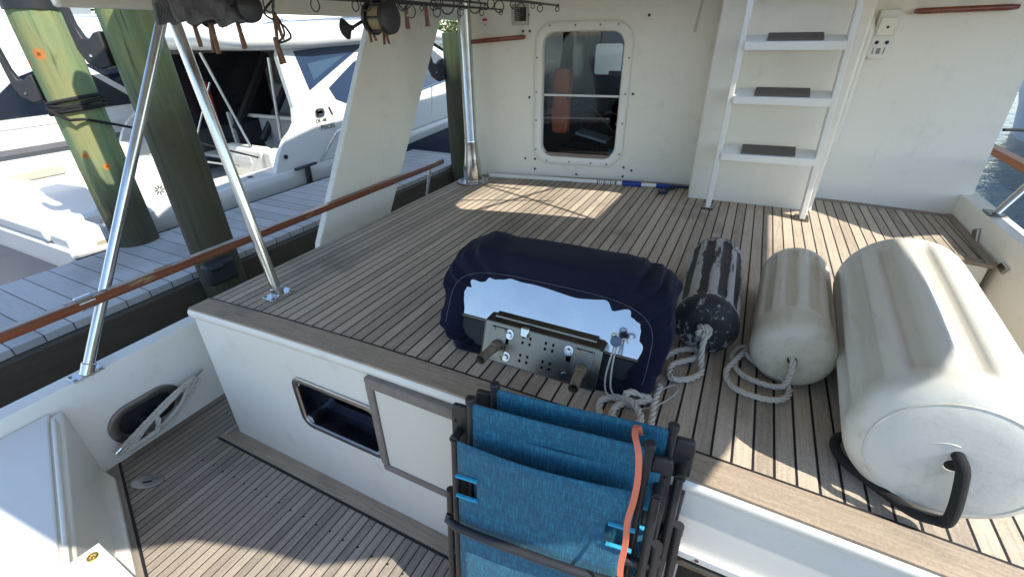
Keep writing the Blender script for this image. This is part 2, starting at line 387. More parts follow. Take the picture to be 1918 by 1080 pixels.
# --- cockpit sole
mb = MB(); mb.box((-.57, .95, -.86), (3.9, 4.8, .05)); mb.build('cockpit_sole', SOLE, boat, smooth=0)
def zsole(p, z=-.8315): return [(x, y, z) for x, y in p]
mb = MB(); mb.prism(zsole([(-2.16, .835), (1.29, .835), (1.29, .912), (-2.10, .912)]), (0, 0, -.003)); mb.build('sole_margin', TRIMX, boat, smooth=0)
mb = MB(); mb.prism(zsole([(-2.175, .823), (1.29, .823), (1.29, .834), (-2.166, .834)]), (0, 0, -.004)); mb.build('sole_caulk', CAULK, boat, smooth=0)
mb = MB(); mb.prism(zsole([(-2.46, .50), (-1.45, .135), (-.9, -.06), (-.9, -.16), (-1.5, .05), (-2.46, .395)]), (0, 0, -.003)); mb.build('sole_margin', teak('oblique_margin', 4.0, seam=.0001, along='X', rot=R(20), a=(.34, .29, .24), b=(.21, .18, .15), stain=.3, off=.4), boat, smooth=0)
mb = MB(); mb.prism(zsole([(-2.46, .512), (-1.45, .147), (-.9, -.048), (-.9, -.059), (-1.45, .136), (-2.46, .501)]), (0, 0, -.004)); mb.build('sole_caulk', CAULK, boat, smooth=0)
mb = MB(); mb.prism(zsole([(-2.46, .56), (-2.42, .56), (-2.42, 3.0), (-2.46, 3.0)]), (0, 0, -.003)); mb.build('sole_margin', TRIMY, boat, smooth=0)
# --- bungs (plugs) in the sole, dark dots over a beam
mb = MB()
for i in range(22):
    mb.disc((-2.1 + i * .078, .70 + .004 * (i % 2), -.8355), (0, 0, 1), .0045, .001, 8)
    if i > 9: mb.disc((-2.1 + i * .078, .36 + .004 * (i % 2), -.8355), (0, 0, 1), .0045, .001, 8)
mb.build('bung', CAULK, boat)
# --- aft deck
X0, X1 = -2.08, .93
def deck_grid(x0, x1, y0, y1, nx, ny, dz=0, fy=None):
    g = MB(); rows = []
    for i in range(nx + 1):
        x = x0 + (x1 - x0) * i / nx; yy1 = y1 if fy is None else fy(x)
        rows.append([(x, y0 + (yy1 - y0) * j / ny, camber(x) + dz) for j in range(ny + 1)])
    g.loft(rows, False); return g
wall_y = lambda x: 3.62 + .14 * x
deck_grid(X0, X1, .99, 3.7, 40, 4, fy=lambda x: wall_y(x) + .05).build('aft_deck', DECK, boat, smooth=60)
deck_grid(X1, 1.30, 3.02, 3.9, 6, 3, fy=lambda x: wall_y(x) + .05).build('aft_deck_wing', DECK, boat, smooth=60)
def strip(x0, x1, y0, y1, dz, th, m, name, n=30):
    g = MB(); sec = []
    for i in range(n + 1):
        x = x0 + (x1 - x0) * i / n; z = camber(x) + dz; f0 = y0(x) if callable(y0) else y0; f1 = y1(x) if callable(y1) else y1
        sec.append([(x, f0, z), (x, f1, z), (x, f1, z - th), (x, f0, z - th)])
    g.loft(sec, True, True, True); return g.build(name, m, boat, smooth=30)
strip(X0, X1, .897, .992, .005, .03, TRIMX, 'deck_margin')
strip(X0, X1, .992, 1.001, .0035, .01, CAULK, 'deck_caulk')
strip(X0, 1.28, lambda x: wall_y(x) - .05, lambda x: wall_y(x) + .01, .004, .02, TRIMX, 'deck_margin')
strip(X1 - .01, 1.27, 2.955, 3.02, .005, .02, TRIMX, 'deck_margin')
mb = MB(); mb.prism([(1.235, 2.96, -.052), (1.27, 2.96, -.052), (1.30, 3.78, -.053), (1.265, 3.78, -.053)], (0, 0, -.01)); mb.build('deck_margin', TRIMY, boat, smooth=0)
# starboard side of deck: step block and side face
mb = MB(); mb.prism([(X1 - .012, 2.965, camber(X1) - .003), (X1 - .012, 2.965, -.9), (1.262, 2.965, -.9), (1.262, 2.965, camber(1.2) - .01)], (0, 1.0, 0)); mb.build('deck_step', WHITE, boat, bev=.012)
mb = MB(); mb.box((X1 - .03, 1.95, -.48), (.05, 2.05, .84)); mb.build('deck_side', WHITE, boat)
mb = MB(); mb.box((1.11, 1.95, -.36), (.38, 2.02, .06)); mb.build('side_deck', DECK, boat, smooth=0)
mb = MB(); mb.box((X0 + .025, 2.3, -.48), (.05, 2.75, .84)); mb.build('deck_side', WHITE, boat)
# --- face of the raised deck with its openings
FZ = -.88
face_y = .905
holes = [[(x, face_y, z) for x, z in rrect(-1.262, -.362, .43, .235, .055)], [(x, face_y, z) for x, z in rrect(.36, -.6, .56, .56, .02)]]
outer = []
for i in range(31):
    x = X0 + .002 + (X1 + .36 - X0) * i / 30; outer.append((x, face_y, max(camber(x), -.066) - .028 if x < X1 + .02 else -.1))
outer += [(1.29, face_y, FZ), (X0 - .02, face_y, FZ)]
mb = MB(); mb.holed(outer, holes, (0, .02, 0)); mb.build('deck_face', WHITE, boat, smooth=30)
# rounded nosing under the teak margin
mb = MB(); sec = []
for i in range(31):
    x = X0 - .004 + (X1 + .02 - X0) * i / 30; z = camber(x)
    sec.append([(x, .975, z - .002), (x, .902, z - .0015), (x, .894, z - .006), (x, .889, z - .016), (x, .889, z - .03), (x, .895, z - .042), (x, .9042, z - .055), (x, .975, z - .055)])
mb.loft(sec, True, True, True); mb.build('nosing', WHITE, boat, smooth=50)
# --- stainless port light recess
pl_ = lambda x, z, y: (x, y, z)
mb = MB()
def ring(mb, cx, cz, prof, y_sign=1):  # prof: (w,h,r,y)
    mb.loft([[(x, y, z) for x, z in rrect(cx, cz, w_, h_, r_)] for (w_, h_, r_, y) in prof], True, False, False)
ring(mb, -1.262, -.362, [(.478, .283, .060, .9045), (.478, .283, .060, .898), (.470, .275, .056, .895), (.432, .237, .042, .895), (.424, .229, .039, .902)])
plr = mb.build('port_light', metal('brushed_rim', (.42, .40, .39), .28, .3), boat, smooth=40)
mb = MB(); ring(mb, -1.262, -.362, [(.424, .229, .039, .902), (.415, .22, .037, .93), (.405, .21, .036, .992)]); mb.build('recess', metal('recess_steel', (.16, .17, .20), .22, .3), plr, smooth=40)
mb = MB(); mb.holed([(x, .99, z) for x, z in rrect(-1.262, -.362, .42, .22, .05)], [[(x, .99, z) for x, z in rrect(-1.235, -.355, .32, .10, .03)]], (0, .01, 0)); mb.build('back_plate', metal('dull_steel', (.10, .105, .13), .25), plr)
mb = MB(); mb.box((-1.262, 1.05, -.36), (.46, .06, .26)); mb.build('glass', DGLASS, plr)
# --- cream hatch door with teak frame
door = MB(); door.box((-.755, .890, -.285), (.49, .02, .40)); door = door.build('locker_door', CREAM, boat)
mb = MB(); mb.box((-.755, .886, -.068), (.56, .030, .046)); mb.build('frame_rail', GREYTEAK, door, bev=.006)
mb = MB(); mb.box((-.755, .886, -.502), (.55, .030, .034)); mb.build('frame_rail', GREYTEAK, door, bev=.008)
mb = MB(); mb.box((-1.020, .886, -.285), (.032, .030, .40)); mb.build('frame_stile', GREYTEAK, door, bev=.006)
mb = MB(); mb.box((-.49, .886, -.285), (.042, .034, .40)); mb.build('frame_stile', GREYTEAK, door, bev=.006)
# --- companionway recess to starboard
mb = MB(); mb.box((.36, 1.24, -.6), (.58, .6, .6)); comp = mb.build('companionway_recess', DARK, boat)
mb = MB(); mb.box((.36, .897, -.298), (.66, .018, .03)); mb.build('trim', WHITE2, comp, bev=.004)
mb = MB(); mb.box((.36, .893, -.330), (.64, .022, .022)); mb.build('trim', STEELD, comp, bev=.004)
mb = MB()
for k in range(5): mb.disc((.12 + k * .12, .8885, -.298), (0, -1, 0), .006, .002)
mb.build('screw', STEELD, comp)

# --- hawse pipe in the port bulwark
haw = MB(); ring2 = [(.345, .215, .107, .0), (.345, .215, .107, .014), (.31, .185, .092, .02), (.26, .135, .067, .008), (.25, .125, .062, -.03)]
haw.loft([[(-2.459 + d, y, z) for y, z in rrect(.70, -.665, w_, h_, min(r_, h_ / 2 - .001), 8)] for w_, h_, r_, d in ring2], True)
haw = haw.build('hawse_pipe', metal('dull_bronze', (.34, .31, .29), .35, .3), boat, smooth=50)
mb = MB(); mb.prism([(-2.4575, y, z) for y, z in rrect(.70, -.665, .27, .145, .072, 8)], (.0005, 0, 0)); mb.build('hole', DARK, haw)
mb = MB(); mb.tube([(-2.405, .50, -.735), (-2.41, .70, -.665), (-2.405, .985, -.575)], [.008, .013, .007], 10); mb.bar((-2.46, .66, -.68), (-2.41, .66, -.68), .03, .03); mb.bar((-2.46, .75, -.65), (-2.41, .75, -.65), .03, .03); mb.build('cleat', CHROME, haw)

# --- cabin
cabn = Vector((-.14, 1, 0)).normalized(); cabt = Vector((1, .14, 0)).normalized()
def wp(x, z, d=0.0): return (x + cabn.x * d, wall_y(x) + cabn.y * d, z)   # point on the aft wall, d = inwards
WX0 = -2.03
win = rrect(-1.165, .585, .57, .86, .09, 6)
mb = MB(); mb.holed([wp(WX0, -.12), wp(1.37, -.12), wp(1.345, .4), wp(1.31, 1.4), wp(WX0, 1.4)], [[wp(x, z) for x, z in win]], cabn * .05)
mb.build('cabin_aft_wall', WHITE, boat, smooth=0)
mb = MB(); mb.loft([[wp(1.37, -.9, .002), wp(1.37, -.12, .002), wp(1.345, .4, .002), wp(1.31, 1.4, .002)], [(1.42, 9, -.9), (1.42, 9, -.12), (1.39, 9, .4), (1.35, 9, 1.4)]], False); mb.build('cabin_side', WHITE, boat)
mb = MB(); mb.loft([[wp(WX0, -.9, .002), wp(WX0, 1.4, .002)], [(WX0, 9, -.9), (WX0, 9, 1.4)]], False); mb.build('cabin_side', WHITE, boat)
wf = MB(); wf.loft([[wp(x, z, d) for x, z in rrect(-1.165, .585, w_, h_, r_, 8)] for w_, h_, r_, d in ((.685, .985, .135, -.001), (.685, .985, .135, -.012), (.67, .97, .13, -.018), (.60, .90, .10, -.018), (.575, .868, .092, -.012), (.555, .85, .085, .03))], True)
wf = wf.build('cabin_window', WHITE2, boat, smooth=40)
mb = MB(); mb.prism([wp(x, z, .02) for x, z in rrect(-1.165, .585, .575, .868, .09, 6)], cabn * .004); mb.build('pane', GLASS, wf)
mb = MB(); mb.bar(wp(-1.44, .60, .012), wp(-.885, .60, .012), .012, .014); mb.build('glazing_bar', mat('aluminium_bar', (.55, .55, .53), .4, .6), wf)
mb = MB(); mb.bar(wp(-1.42, .165, .005), wp(-.91, .165, .005), .016, .03); mb.build('sill', GREYTEAK, wf)
mb = MB()
scr = [(x, z) for x in (-1.49, -.84) for z in (.2, .42, .62, .85)] + [(x, z) for z in (.118, 1.052) for x in (-1.4, -1.22, -1.05, -.93)]
for x, z in scr: mb.disc(wp(x, z, -.0185), -cabn, .007, .002, 10)
mb.build('screw', STEELD, wf)
mb = MB()
for x, z in [(-1.56, 1.12), (-1.35, 1.17), (-.93, 1.2), (-.74, 1.1), (-.79, .62), (-.8, .1), (-.8, .03), (-1.16, .02), (-1.5, .04), (-1.5, .12), (-1.55, .58), (-.74, .08), (-1.58, .12), (-1.55, 1.02), (-1.6, 1.02)]: mb.disc(wp(x, z, -.0005), -cabn, .0095, .003, 10)
mb.build('screw', mat('dark_screw', (.05, .05, .05), .5), boat)
# interior behind the window
it = MB(); it.box((-2.0, 4.8, .5), (.03, 2.6, 2.0)); it.box((-.1, 4.8, .5), (.03, 2.6, 2.0)); it.box((-1.05, 4.8, -.45), (1.9, 2.6, .04)); it.box((-1.05, 4.8, 1.42), (1.9, 2.6, .04))
it.holed([(-2.0, 6.1, -.45), (-.1, 6.1, -.45), (-.1, 6.1, 1.42), (-2.0, 6.1, 1.42)], [[(x, 6.1, z) for x, z in rrect(cx_, cz_, w_, h_, .03, 3)] for cx_, cz_, w_, h_ in ((-1.72, .72, .34, .34), (-1.22, .80, .50, .44), (-.55, .72, .46, .55))], (0, .03, 0))
it = it.build1('saloon', INTW, boat, smooth=0)
mb = MB(); mb.box((-1.75, 4.6, .35), (.05, .9, .03)); mb.box((-.9, 5.4, .62), (1.2, .05, .04)); mb.box((-.8, 4.9, .18), (.9, .04, .03)); mb.build('shelf', WHITE2, it)
mb = MB(); mb.box((-1.52, 4.15, .75), (.10, .06, 1.3)); mb.box((-1.0, 4.9, .3), (.06, .06, 1.3)); mb.box((-.72, 4.3, .45), (.28, .04, 1.1)); mb.build('post', INTW, it)
mb = MB(); mb.box((-1.1, 4.5, -.12), (1.0, .6, .45)); mb.build('settee', SEAT, it, bev=.05)
mb = MB(); mb.tube(catmull([(-1.3, 4.1, .28), (-1.1, 4.12, .4), (-.95, 4.1, .3)], .02), .012, 8); mb.tube([(-1.28, 4.1, .45), (-.95, 4.2, .1)], .008, 6); mb.build('helm_wheel', VARN, it)
mb = MB(); mb.box((-1.02, 3.95, .06), (.05, .03, .13)); mb.build('bottle', mat('bright_blue', (.05, .3, .6), .4), it)
mb = MB(); mb.box((-1.2, 4.0, .22), (.28, .2, .02), Matrix.Rotation(R(12), 3, 'Y')); mb.build('chart', mat('paper', (.6, .65, .7), .7, var=.3, vs=14), it)
# raised panel behind the ladder
mb = MB(); py = lambda x: 3.275 + .12 * (x + .28)
mb.prism([(-.285, py(-.285), -.03), (.47, py(.47), -.05), (.47, 3.75, -.05), (-.285, 3.65, -.03)], (0, 0, 1.42)); mb.build('ladder_panel', WHITE, boat, bev=.015, seg=3)
# ladder
lad = MB(); ly = lambda x: 3.12 + .10 * (x + .13)
for x in (-.135, .405):
    x1 = x + (.006 if x < 0 else -.05)
    lad.bar((x, ly(x), camber(x) + .004), (x1, ly(x) + .03, 1.55), .030, .085, up=(0, 1, 0))
lad = lad.build('ladder', WHITE2, boat, bev=.004)
for x in (-.135, .405):
    mb = MB(); mb.box((x, ly(x), camber(x) + .008), (.075, .10, .012)); mb.build('foot_plate', STEELD, lad, bev=.003)
for z in (.388, .708, .982, 1.27):
    f = z / 1.55; xl = -.135 + .006 * f; xr = .405 - .05 * f; yl = ly(-.13) + .03 * f; yr = ly(.4) + .03 * f
    mb = MB(); mb.prism([(xl + .014, yl - .06, z - .075), (xr - .014, yr - .06, z - .075), (xr - .014, yr + .06, z - .044), (xl + .014, yl + .06, z - .044)], (0, 0, .042))
    st = mb.build('rung', WHITE2, lad, bev=.004)
    mb = MB(); xa, xb = xl + .12, xr - .12; ya, yb = yl + (yr - yl) * .22, yl + (yr - yl) * .78
    mb.prism([(xa, ya - .050, z - .0285), (xb, yb - .050, z - .0285), (xb, yb + .052, z - .002), (xa, ya + .052, z - .002)], (0, 0, .012)); mb.build('tread', TREADM, st, bev=.002)
# conduit pipe, socket box, hand rails, vent, badge
mb = MB(); mb.tube(catmull([wp(.40, 1.06, -.02), wp(.47, 1.07, -.03), wp(.505, 1.0, -.032), wp(.505, .8, -.032), wp(.505, .45, -.032), wp(.49, .36, -.032), wp(.44, .32, -.03)], .03), .026, 12); mb.build('conduit', WHITE, boat)
mb = MB(); mb.prism([wp(x, z, -.001) for x, z in [(.535, 1.10), (.635, 1.10), (.637, .955), (.648, .945), (.645, .865), (.62, .845), (.545, .845), (.53, .865)]], -cabn * .035); sk = mb.build('socket_box', WHITE2, boat, bev=.012, seg=3)
mb = MB(); mb.prism([wp(x, z, -.036) for x, z in [(.545, 1.06), (.63, 1.06), (.632, .965), (.54, .965)]], -cabn * .012); mb.build('cover_flap', WHITE, sk, bev=.006)
mb = MB(); mb.disc(wp(.588, 1.01, -.048), -cabn, .007, .003); mb.disc(wp(.562, .932, -.0362), -cabn, .010, .003); mb.disc(wp(.612, .932, -.0362), -cabn, .010, .003); mb.bar(wp(.527, .925, -.03), wp(.524, .865, -.03), .01, .012); mb.build('knob', BLACKR, sk)
mb = MB(); mb.box(wp(.582, .888, -.037), (.02, .003, .03)); mb.box(wp(.556, .888, -.037), (.005, .003, .035)); mb.box(wp(.61, .888, -.037), (.005, .003, .035)); mb.build('marking', mat('grey_print', (.25, .24, .22), .6), sk)
for xa, xb, z0, z1 in ((-2.0, -1.57, .955, .985), (.69, 1.145, 1.085, 1.095)):
    mb = MB(); n = 14; pts = [wp(xa + (xb - xa) * k / n, z0 + (z1 - z0) * k / n, -.045) for k in range(n + 1)]
    mb.tube([pts[0]] + pts[1:-1] + [pts[-1]], [.011] + [.0155] * (n - 1) + [.011], 12)
    for f in (.1, .5, .9):
        x = xa + (xb - xa) * f; z = z0 + (z1 - z0) * f; mb.bar(wp(x, z, -.002), wp(x, z, -.045), .05, .022)
    mb.build('hand_rail', VARN, boat, smooth=50)
vent = MB(); vent.holed([wp(x, z, -.001) for x, z in rrect(-1.62, 1.12, .125, .13, .006)], [[wp(x, z, -.001) for x, z in rrect(-1.618, 1.125, .085, .085, .004)]], -cabn * .006)
vent = vent.build('louvre_vent', STEELD, boat)
mb = MB()
for k in range(7): mb.bar(wp(-1.66, 1.09 + k * .0125, -.003), wp(-1.576, 1.09 + k * .0125, -.003), .010, .002, up=(0, 1, .6))
mb.build('slat', STEELD, vent)
mb = MB(); mb.box(wp(-1.618, 1.125, -.0008), (.088, .001, .088)); mb.build('backing', DARK, vent)
mb = MB(); mb.disc(wp(-1.888, 1.085, -.0005), -cabn, .022, .002, 24); bd = mb.build('round_sticker', WHITE2, boat)
mb = MB(); mb.prism([wp(-1.888 + .0215 * math.cos(R(a)), 1.089 + .0175 * math.sin(R(a)), -.0027) for a in range(0, 181, 12)], -cabn * .001); mb.build('red_half', REDP, bd)
mb = MB(); mb.disc(wp(-1.888, 1.062, -.0027), -cabn, .004, .001, 10); mb.build('dot', DARK, bd)
mb = MB(); mb.loft([[wp(x, z, d) for x, z in rrect(-1.96, .225, w_, h_, .018)] for w_, h_, d in ((.075, .15, 0), (.075, .15, -.006), (.06, .135, -.006), (.058, .133, 0))], True); mb.build('deck_plug', WHITE, boat)

# --- stainless pillars
def flare(mb, c, top, r, rb, hb):
    c = Vector(c); top = Vector(top); t = (top - c).normalized()
    prof = [(rb, 0), (rb, .012), (rb * .62, .014), (rb * .58, .02), (r * 1.55, hb * .35), (r * 1.28, hb * .6), (r * 1.1, hb * .9), (r * 1.12, hb * .93), (r * 1.12, hb * .97), (r, hb), (r, (top - c).length)]
    mb.tube([c + t * z for _, z in prof], [p for p, _ in prof], 28)
mb = MB(); flare(mb, (-1.925, 3.13, camber(-1.92) - .002), (-1.925, 3.13, 1.26), .046, .125, .34); pil = mb.build('flared_pillar', CHROME, boat, smooth=30)
mb = MB()
for k in range(8): a = R(45 * k + 10); mb.disc((-1.925 + .105 * math.cos(a), 3.13 + .105 * math.sin(a), camber(-1.92) + .010), (0, 0, 1), .009, .004, 10)
mb.build('bolt', STEELD, pil)
mb = MB(); mb.tube([(-1.925 + .127 * math.cos(a), 3.13 + .127 * math.sin(a), camber(-1.92) + .001) for a in [2 * math.pi * k / 40 for k in range(41)]], .006, 6); mb.build('rust_ring', mat('rust', (.22, .08, .035), .85, var=.4, vs=40), pil)
for base, top, nm in (((-2.475, .575, -.328), (-2.50, 1.545, 1.25), 'brace'), ((-1.785, 1.139, -.036), (-2.02, 1.195, 1.25), 'brace')):
    mb = MB(); mb.tube([base, top], .0215, 24); br = mb.build('roof_brace', CHROME, boat)
    mb = MB(); mb.box(Vector(base) + Vector((0, .0, .006)), (.07, .12, .008)); mb.tube([Vector(base), Vector(base).lerp(Vector(top), .03)], .027, 20); mb.build('foot_plate', CHROME, br, bev=.003)
    mb = MB()
    for dx, dy in ((-.025, -.048), (.025, -.048), (-.025, .048), (.025, .048)): mb.disc(Vector(base) + Vector((dx, dy, .010)), (0, 0, 1), .007, .003, 10)
    mb.build('bolt', STEELD, br)
# --- flat wing support
mb = MB(); mb.prism([(-2.52, 1.93, -.40), (-2.52, 2.62, -.40), (-2.52, 2.62, -.39), (-2.52, 3.66, 1.14), (-2.52, 2.82, 1.14), (-2.52, 1.97, -.24)], (.05, 0, 0)); mb.build('wing_support', WHITE, boat, bev=.015, seg=3)
# --- port rail
mb = MB(); sec = []
for k in range(61):
    y = -1.2 + 4.66 * k / 60; x = -2.445; t = 1.0 if k < 57 else .55 + .45 * (60 - k) / 3
    sec.append([(x + a * t, y, z) for a, z in ((-.022, -.02), (.022, -.02), (.031, -.008), (.031, .006), (.02, .019), (-.02, .019), (-.031, .006), (-.031, -.008))])
mb.loft(sec, True, True, True); rail = mb.build('port_rail', VARNW, boat, smooth=40)
for y in (-.7, 3.27, 2.2) :
    if y == 2.2: continue
    mb = MB(); mb.tube([(-2.52, y - .02, -.33), (-2.45, y, -.018)], .0125, 14); mb.build('stanchion', CHROME, rail)
mb = MB(); mb.tube([(-2.455, 3.38, .012), (-2.45, 3.47, .012)], .016, 12); mb.build('rail_end', CHROME, rail)
mb = MB(); mb.tube([(-2.447, .66, .0), (-2.447, .72, .0)], .032, 16); mb.build('clamp', CHROME, rail)
# worn pale top patches of the varnish
mb = MB()
for y0, y1 in ((-.9, .62), (.78, .98), (1.16, 1.42), (1.62, 1.86), (2.7, 3.3)): mb.box((-2.450, (y0 + y1) / 2, .0197), (.030, y1 - y0, .0015))
mb.build('worn_top', mat('bare_silver_teak', (.42, .38, .33), .4, var=.3, vs=20), rail)
# --- starboard rail
mb = MB(); sec = []
for k in range(21):
    y = .5 + 6 * k / 20; x = 1.50 + .0 * y; z = .285
    sec.append([(x + a, y, z + b) for a, b in ((-.03, -.02), (.03, -.02), (.042, -.006), (.042, .01), (.03, .022), (-.03, .022), (-.042, .01), (-.042, -.006))])
mb.loft(sec, True, True, True); srail = mb.build('starboard_rail', mat('golden_varnish', (.44, .12, .018), .45, var=.35, vs=6, stretch=(1, .3, 1), coat=.1), boat, smooth=40)
mb = MB(); mb.tube([(1.355, 3.42, .075), (1.470, 3.50, .27)], .019, 16); sst = mb.build('stanchion', CHROME, srail)
mb = MB(); mb.box((1.352, 3.42, .080), (.08, .12, .008)); mb.build('foot_plate', STEELD, srail, bev=.003)
mb = MB(); mb.box((1.495, 3.52, .302), (.06, .12, .014)); mb.box((1.458, 3.52, .285), (.006, .1, .03)); mb.build('rail_bracket', CHROME, srail, bev=.005)
mb = MB(); mb.prism([(1.298, 3.26, -.12), (1.298, 3.34, .01), (1.298, 3.40, -.02), (1.298, 3.32, -.15)], (-.014, 0, 0)); mb.build('fairlead', CHROME, boat, bev=.006)
mb = MB(); mb.prism([(1.298, 2.88, -.04), (1.298, 2.96, -.035), (1.298, 2.99, -.075), (1.298, 2.91, -.085)], (-.01, 0, 0)); mb.build('vent_cover', CHROME, boat, bev=.004)
# --- boat deck overhead (casts the shade), with a hatch above the ladder
ZO = 1.25
def shift(x, y, z=ZO): return (x + SX * COT * z, y + SY * COT * z)
hatch = [shift(*p) for p in [(-1.60, 2.47), (-1.70, 2.55), (-1.735, 2.75), (-1.735, 3.10), (-.67, 3.20), (-.69, 2.60)]]
edge = [shift(*p, ZO + .835) for p in [(-2.3, .40), (-1.73, .42), (-1.42, .52), (-1.18, .57), (-.95, .72), (-.71, .83)]] + [shift(*p) for p in [(.10, .93), (.14, 1.04), (.165, 1.13), (.21, 1.26), (.232, 1.45), (.235, 3.15)]] + [shift(.50, 3.41), shift(.90, 3.11), shift(1.15, 3.3)]
outline = [(-2.62, .22), (-2.3, .12), (-2.0, .06), (-.75, -.14), (-.2, -.10)] + [p for p in edge if p[0] > 0]
outline += [(3.3, 3.6), (3.3, 9), (-2.62, 9)]  # unseen wing past the hull, added to keep sun off the cabin wall
mb = MB(); mb.holed([(x, y, ZO) for x, y in outline], [[(x, y, ZO) for x, y in hatch]], (0, 0, .05)); mb.build('boat_deck', WHITE, boat, smooth=0)
mb = MB(); mb.box((-2.585, 5.05, 1.19), (.06, 7.9, .14)); mb.build('fascia', WHITE, boat, bev=.012)
mb = MB(); mb.box((-2.50, 5.0, 1.235), (.10, 8.0, .028)); mb.build('fascia', WHITE2, boat, bev=.005)
mb = MB(); mb.prism([(-2.60, .20, 1.30), (-2.60, .26, 1.85), (-2.60, .55, 2.15), (-2.60, .85, 2.2), (-2.60, 1.1, 2.12), (-2.60, 1.5, 2.08), (-2.60, 1.75, 2.12), (-2.60, 2.2, 2.38), (-2.60, 4.0, 2.72), (-2.60, 9, 2.9), (-2.60, 9, 1.30)], (.05, 0, 0)); mb.build('flybridge_coaming', WHITE, boat, bev=.01)
hx = [p[0] for p in hatch]; hy = [p[1] for p in hatch]; x0, x1, y0, y1 = min(hx), max(hx), min(hy), max(hy)
mb = MB()
q = lambda x, y, z: (x + SX * COT * (z - ZO), y + SY * COT * (z - ZO), z)
zz = 1.75
mb.tube([q(x0 + .18, y0 - .1, zz), q(x0 + .62, y1 + .15, zz)], .012, 8); mb.tube([q(x0 - .1, y1 - .12, zz), q(x1 + .1, y0 + .05, zz)], .012, 8)
mb.tube([q(x0 + .02, y1 - .55, zz), q(x0 + .62, y1 - .36, zz)], .01, 8); mb.tube([q(x0 + .62, y1 + .15, zz), q(x0 + .62, y1 + .15, ZO + .05)], .012, 8); mb.tube([q(x0 - .1, y1 - .12, zz), (q(x0 - .1, y1 - .12, zz)[0], q(x0 - .1, y1 - .12, zz)[1], ZO + .05)], .012, 8)
mb.tube([q(x1 + .1, y0 + .05, zz), (q(x1 + .1, y0 + .05, zz)[0], q(x1 + .1, y0 + .05, zz)[1], ZO + .05)], .012, 8); mb.tube([q(x0 + .18, y0 - .1, zz), (q(x0 + .18, y0 - .1, zz)[0], q(x0 + .18, y0 - .1, zz)[1], ZO + .05)], .012, 8)
mb.build('flybridge_rail', CHROME, boat)
# --- deck drain fitting
mb = MB(); mb.prism([(-2.21 + .075 * math.cos(a) * .9 + .0 * math.sin(a), .505 + .045 * math.sin(a) + .025 * math.cos(a), -.8345) for a in [2 * math.pi * k / 28 for k in range(28)]], (0, 0, .006)); dr = mb.build('deck_drain', CHROME, boat)
mb = MB(); mb.bar((-2.225, .49, -.8275), (-2.195, .515, -.8275), .008, .002); mb.build('slot', DARK, dr)

# ================================================================== LOOSE THINGS ON DECK
# --- fenders (local axis +Y from the near cap)
def fender(loc, rz, tilt, r, L, m, label, nrib, rib_d, dome, rib_span, capring, group='boat fenders lying on the aft deck', hole=.16):
    t = thing('boat_fender', loc, label, 'fender', group)
    prof = []
    for k in range(9):
        a = k / 8; prof.append((dome * (1 - math.cos(a * math.pi / 2)), r * (hole * .6 + (1 - hole * .6) * math.sin(a * math.pi / 2) ** .45)))
    n = 26
    ln = [(dome + (L - 2 * dome) * k / n, r * (1 + .012 * math.sin(math.pi * k / n))) for k in range(1, n)]
    prof = prof + ln + [(L - y, q_) for y, q_ in reversed(prof)]
    na = nrib * 12; mb = MB(); loops = []; ridge = []
    for y, q_ in prof:
        f = (y - rib_span[0] * L) / .05; f2 = (rib_span[1] * L - y) / .05; e = max(0, min(1, f, f2)); e = e * e * (3 - 2 * e)
        loop = []
        for k in range(na):
            a = 2 * math.pi * k / na; c = math.cos(a * nrib); gv = e * max(0, min(1, (c + .16) / .32))
            rr = q_ - rib_d * gv + capring * math.exp(-((y - dome * .55) / .018) ** 2)
            loop.append((rr * math.cos(a), y, rr * math.sin(a))); ridge.append(1 - gv if e > .02 else .5)
        loops.append(loop)
    mb.loft(loops, True, True, True)
    M_ = Matrix.Rotation(tilt, 4, 'X')
    mb.bm.transform(M_); t.rotation_euler = (0, 0, rz); WM[t.name] = Matrix.Translation(loc) @ Matrix.Rotation(rz, 4, 'Z')
    body = mb.build1('body', m, t, smooth=70, local=True)
    at = body.data.attributes.new('ridge', 'FLOAT', 'POINT'); at.data.foreach_set('value', ridge)
    mb = MB(); mb.tube([M_ @ Vector((0, -.002, 0)), M_ @ Vector((0, .004, 0))], r * hole * .52, 18); mb.build('rope_hole', DARK, body, local=True)
    mb = MB(); mb.tube([M_ @ Vector((r * hole * .62 * math.cos(a), -.001, r * hole * .62 * math.sin(a))) for a in [2 * math.pi * k / 24 for k in range(25)]], r * hole * .08, 8); mb.build('hole_rim', m, body, local=True)
    return t
fb = fender((0.006, 1.445, camber(0) + .108), R(1.5), 0, .108, .66, FBLACK, 'scuffed black fender with a knotted white rope, beside the navy cover', 10, .009, .06, (.10, .92), .005)
fw = fender((.268, 1.385, camber(.3) + .122), R(-2.5), 0, .122, .69, FWHITE, 'smaller dirty white fender lying between the black fender and the huge white one', 10, .010, .06, (.16, .94), .0, hole=.2)
fg = fender((.550, 1.03, camber(.6) + .194), R(-3.8), 0, .194, .96, FBIG, 'huge fat white fender with a black rope at the right end of the row', 12, .019, .06, (.075, .94), .0, hole=.14)
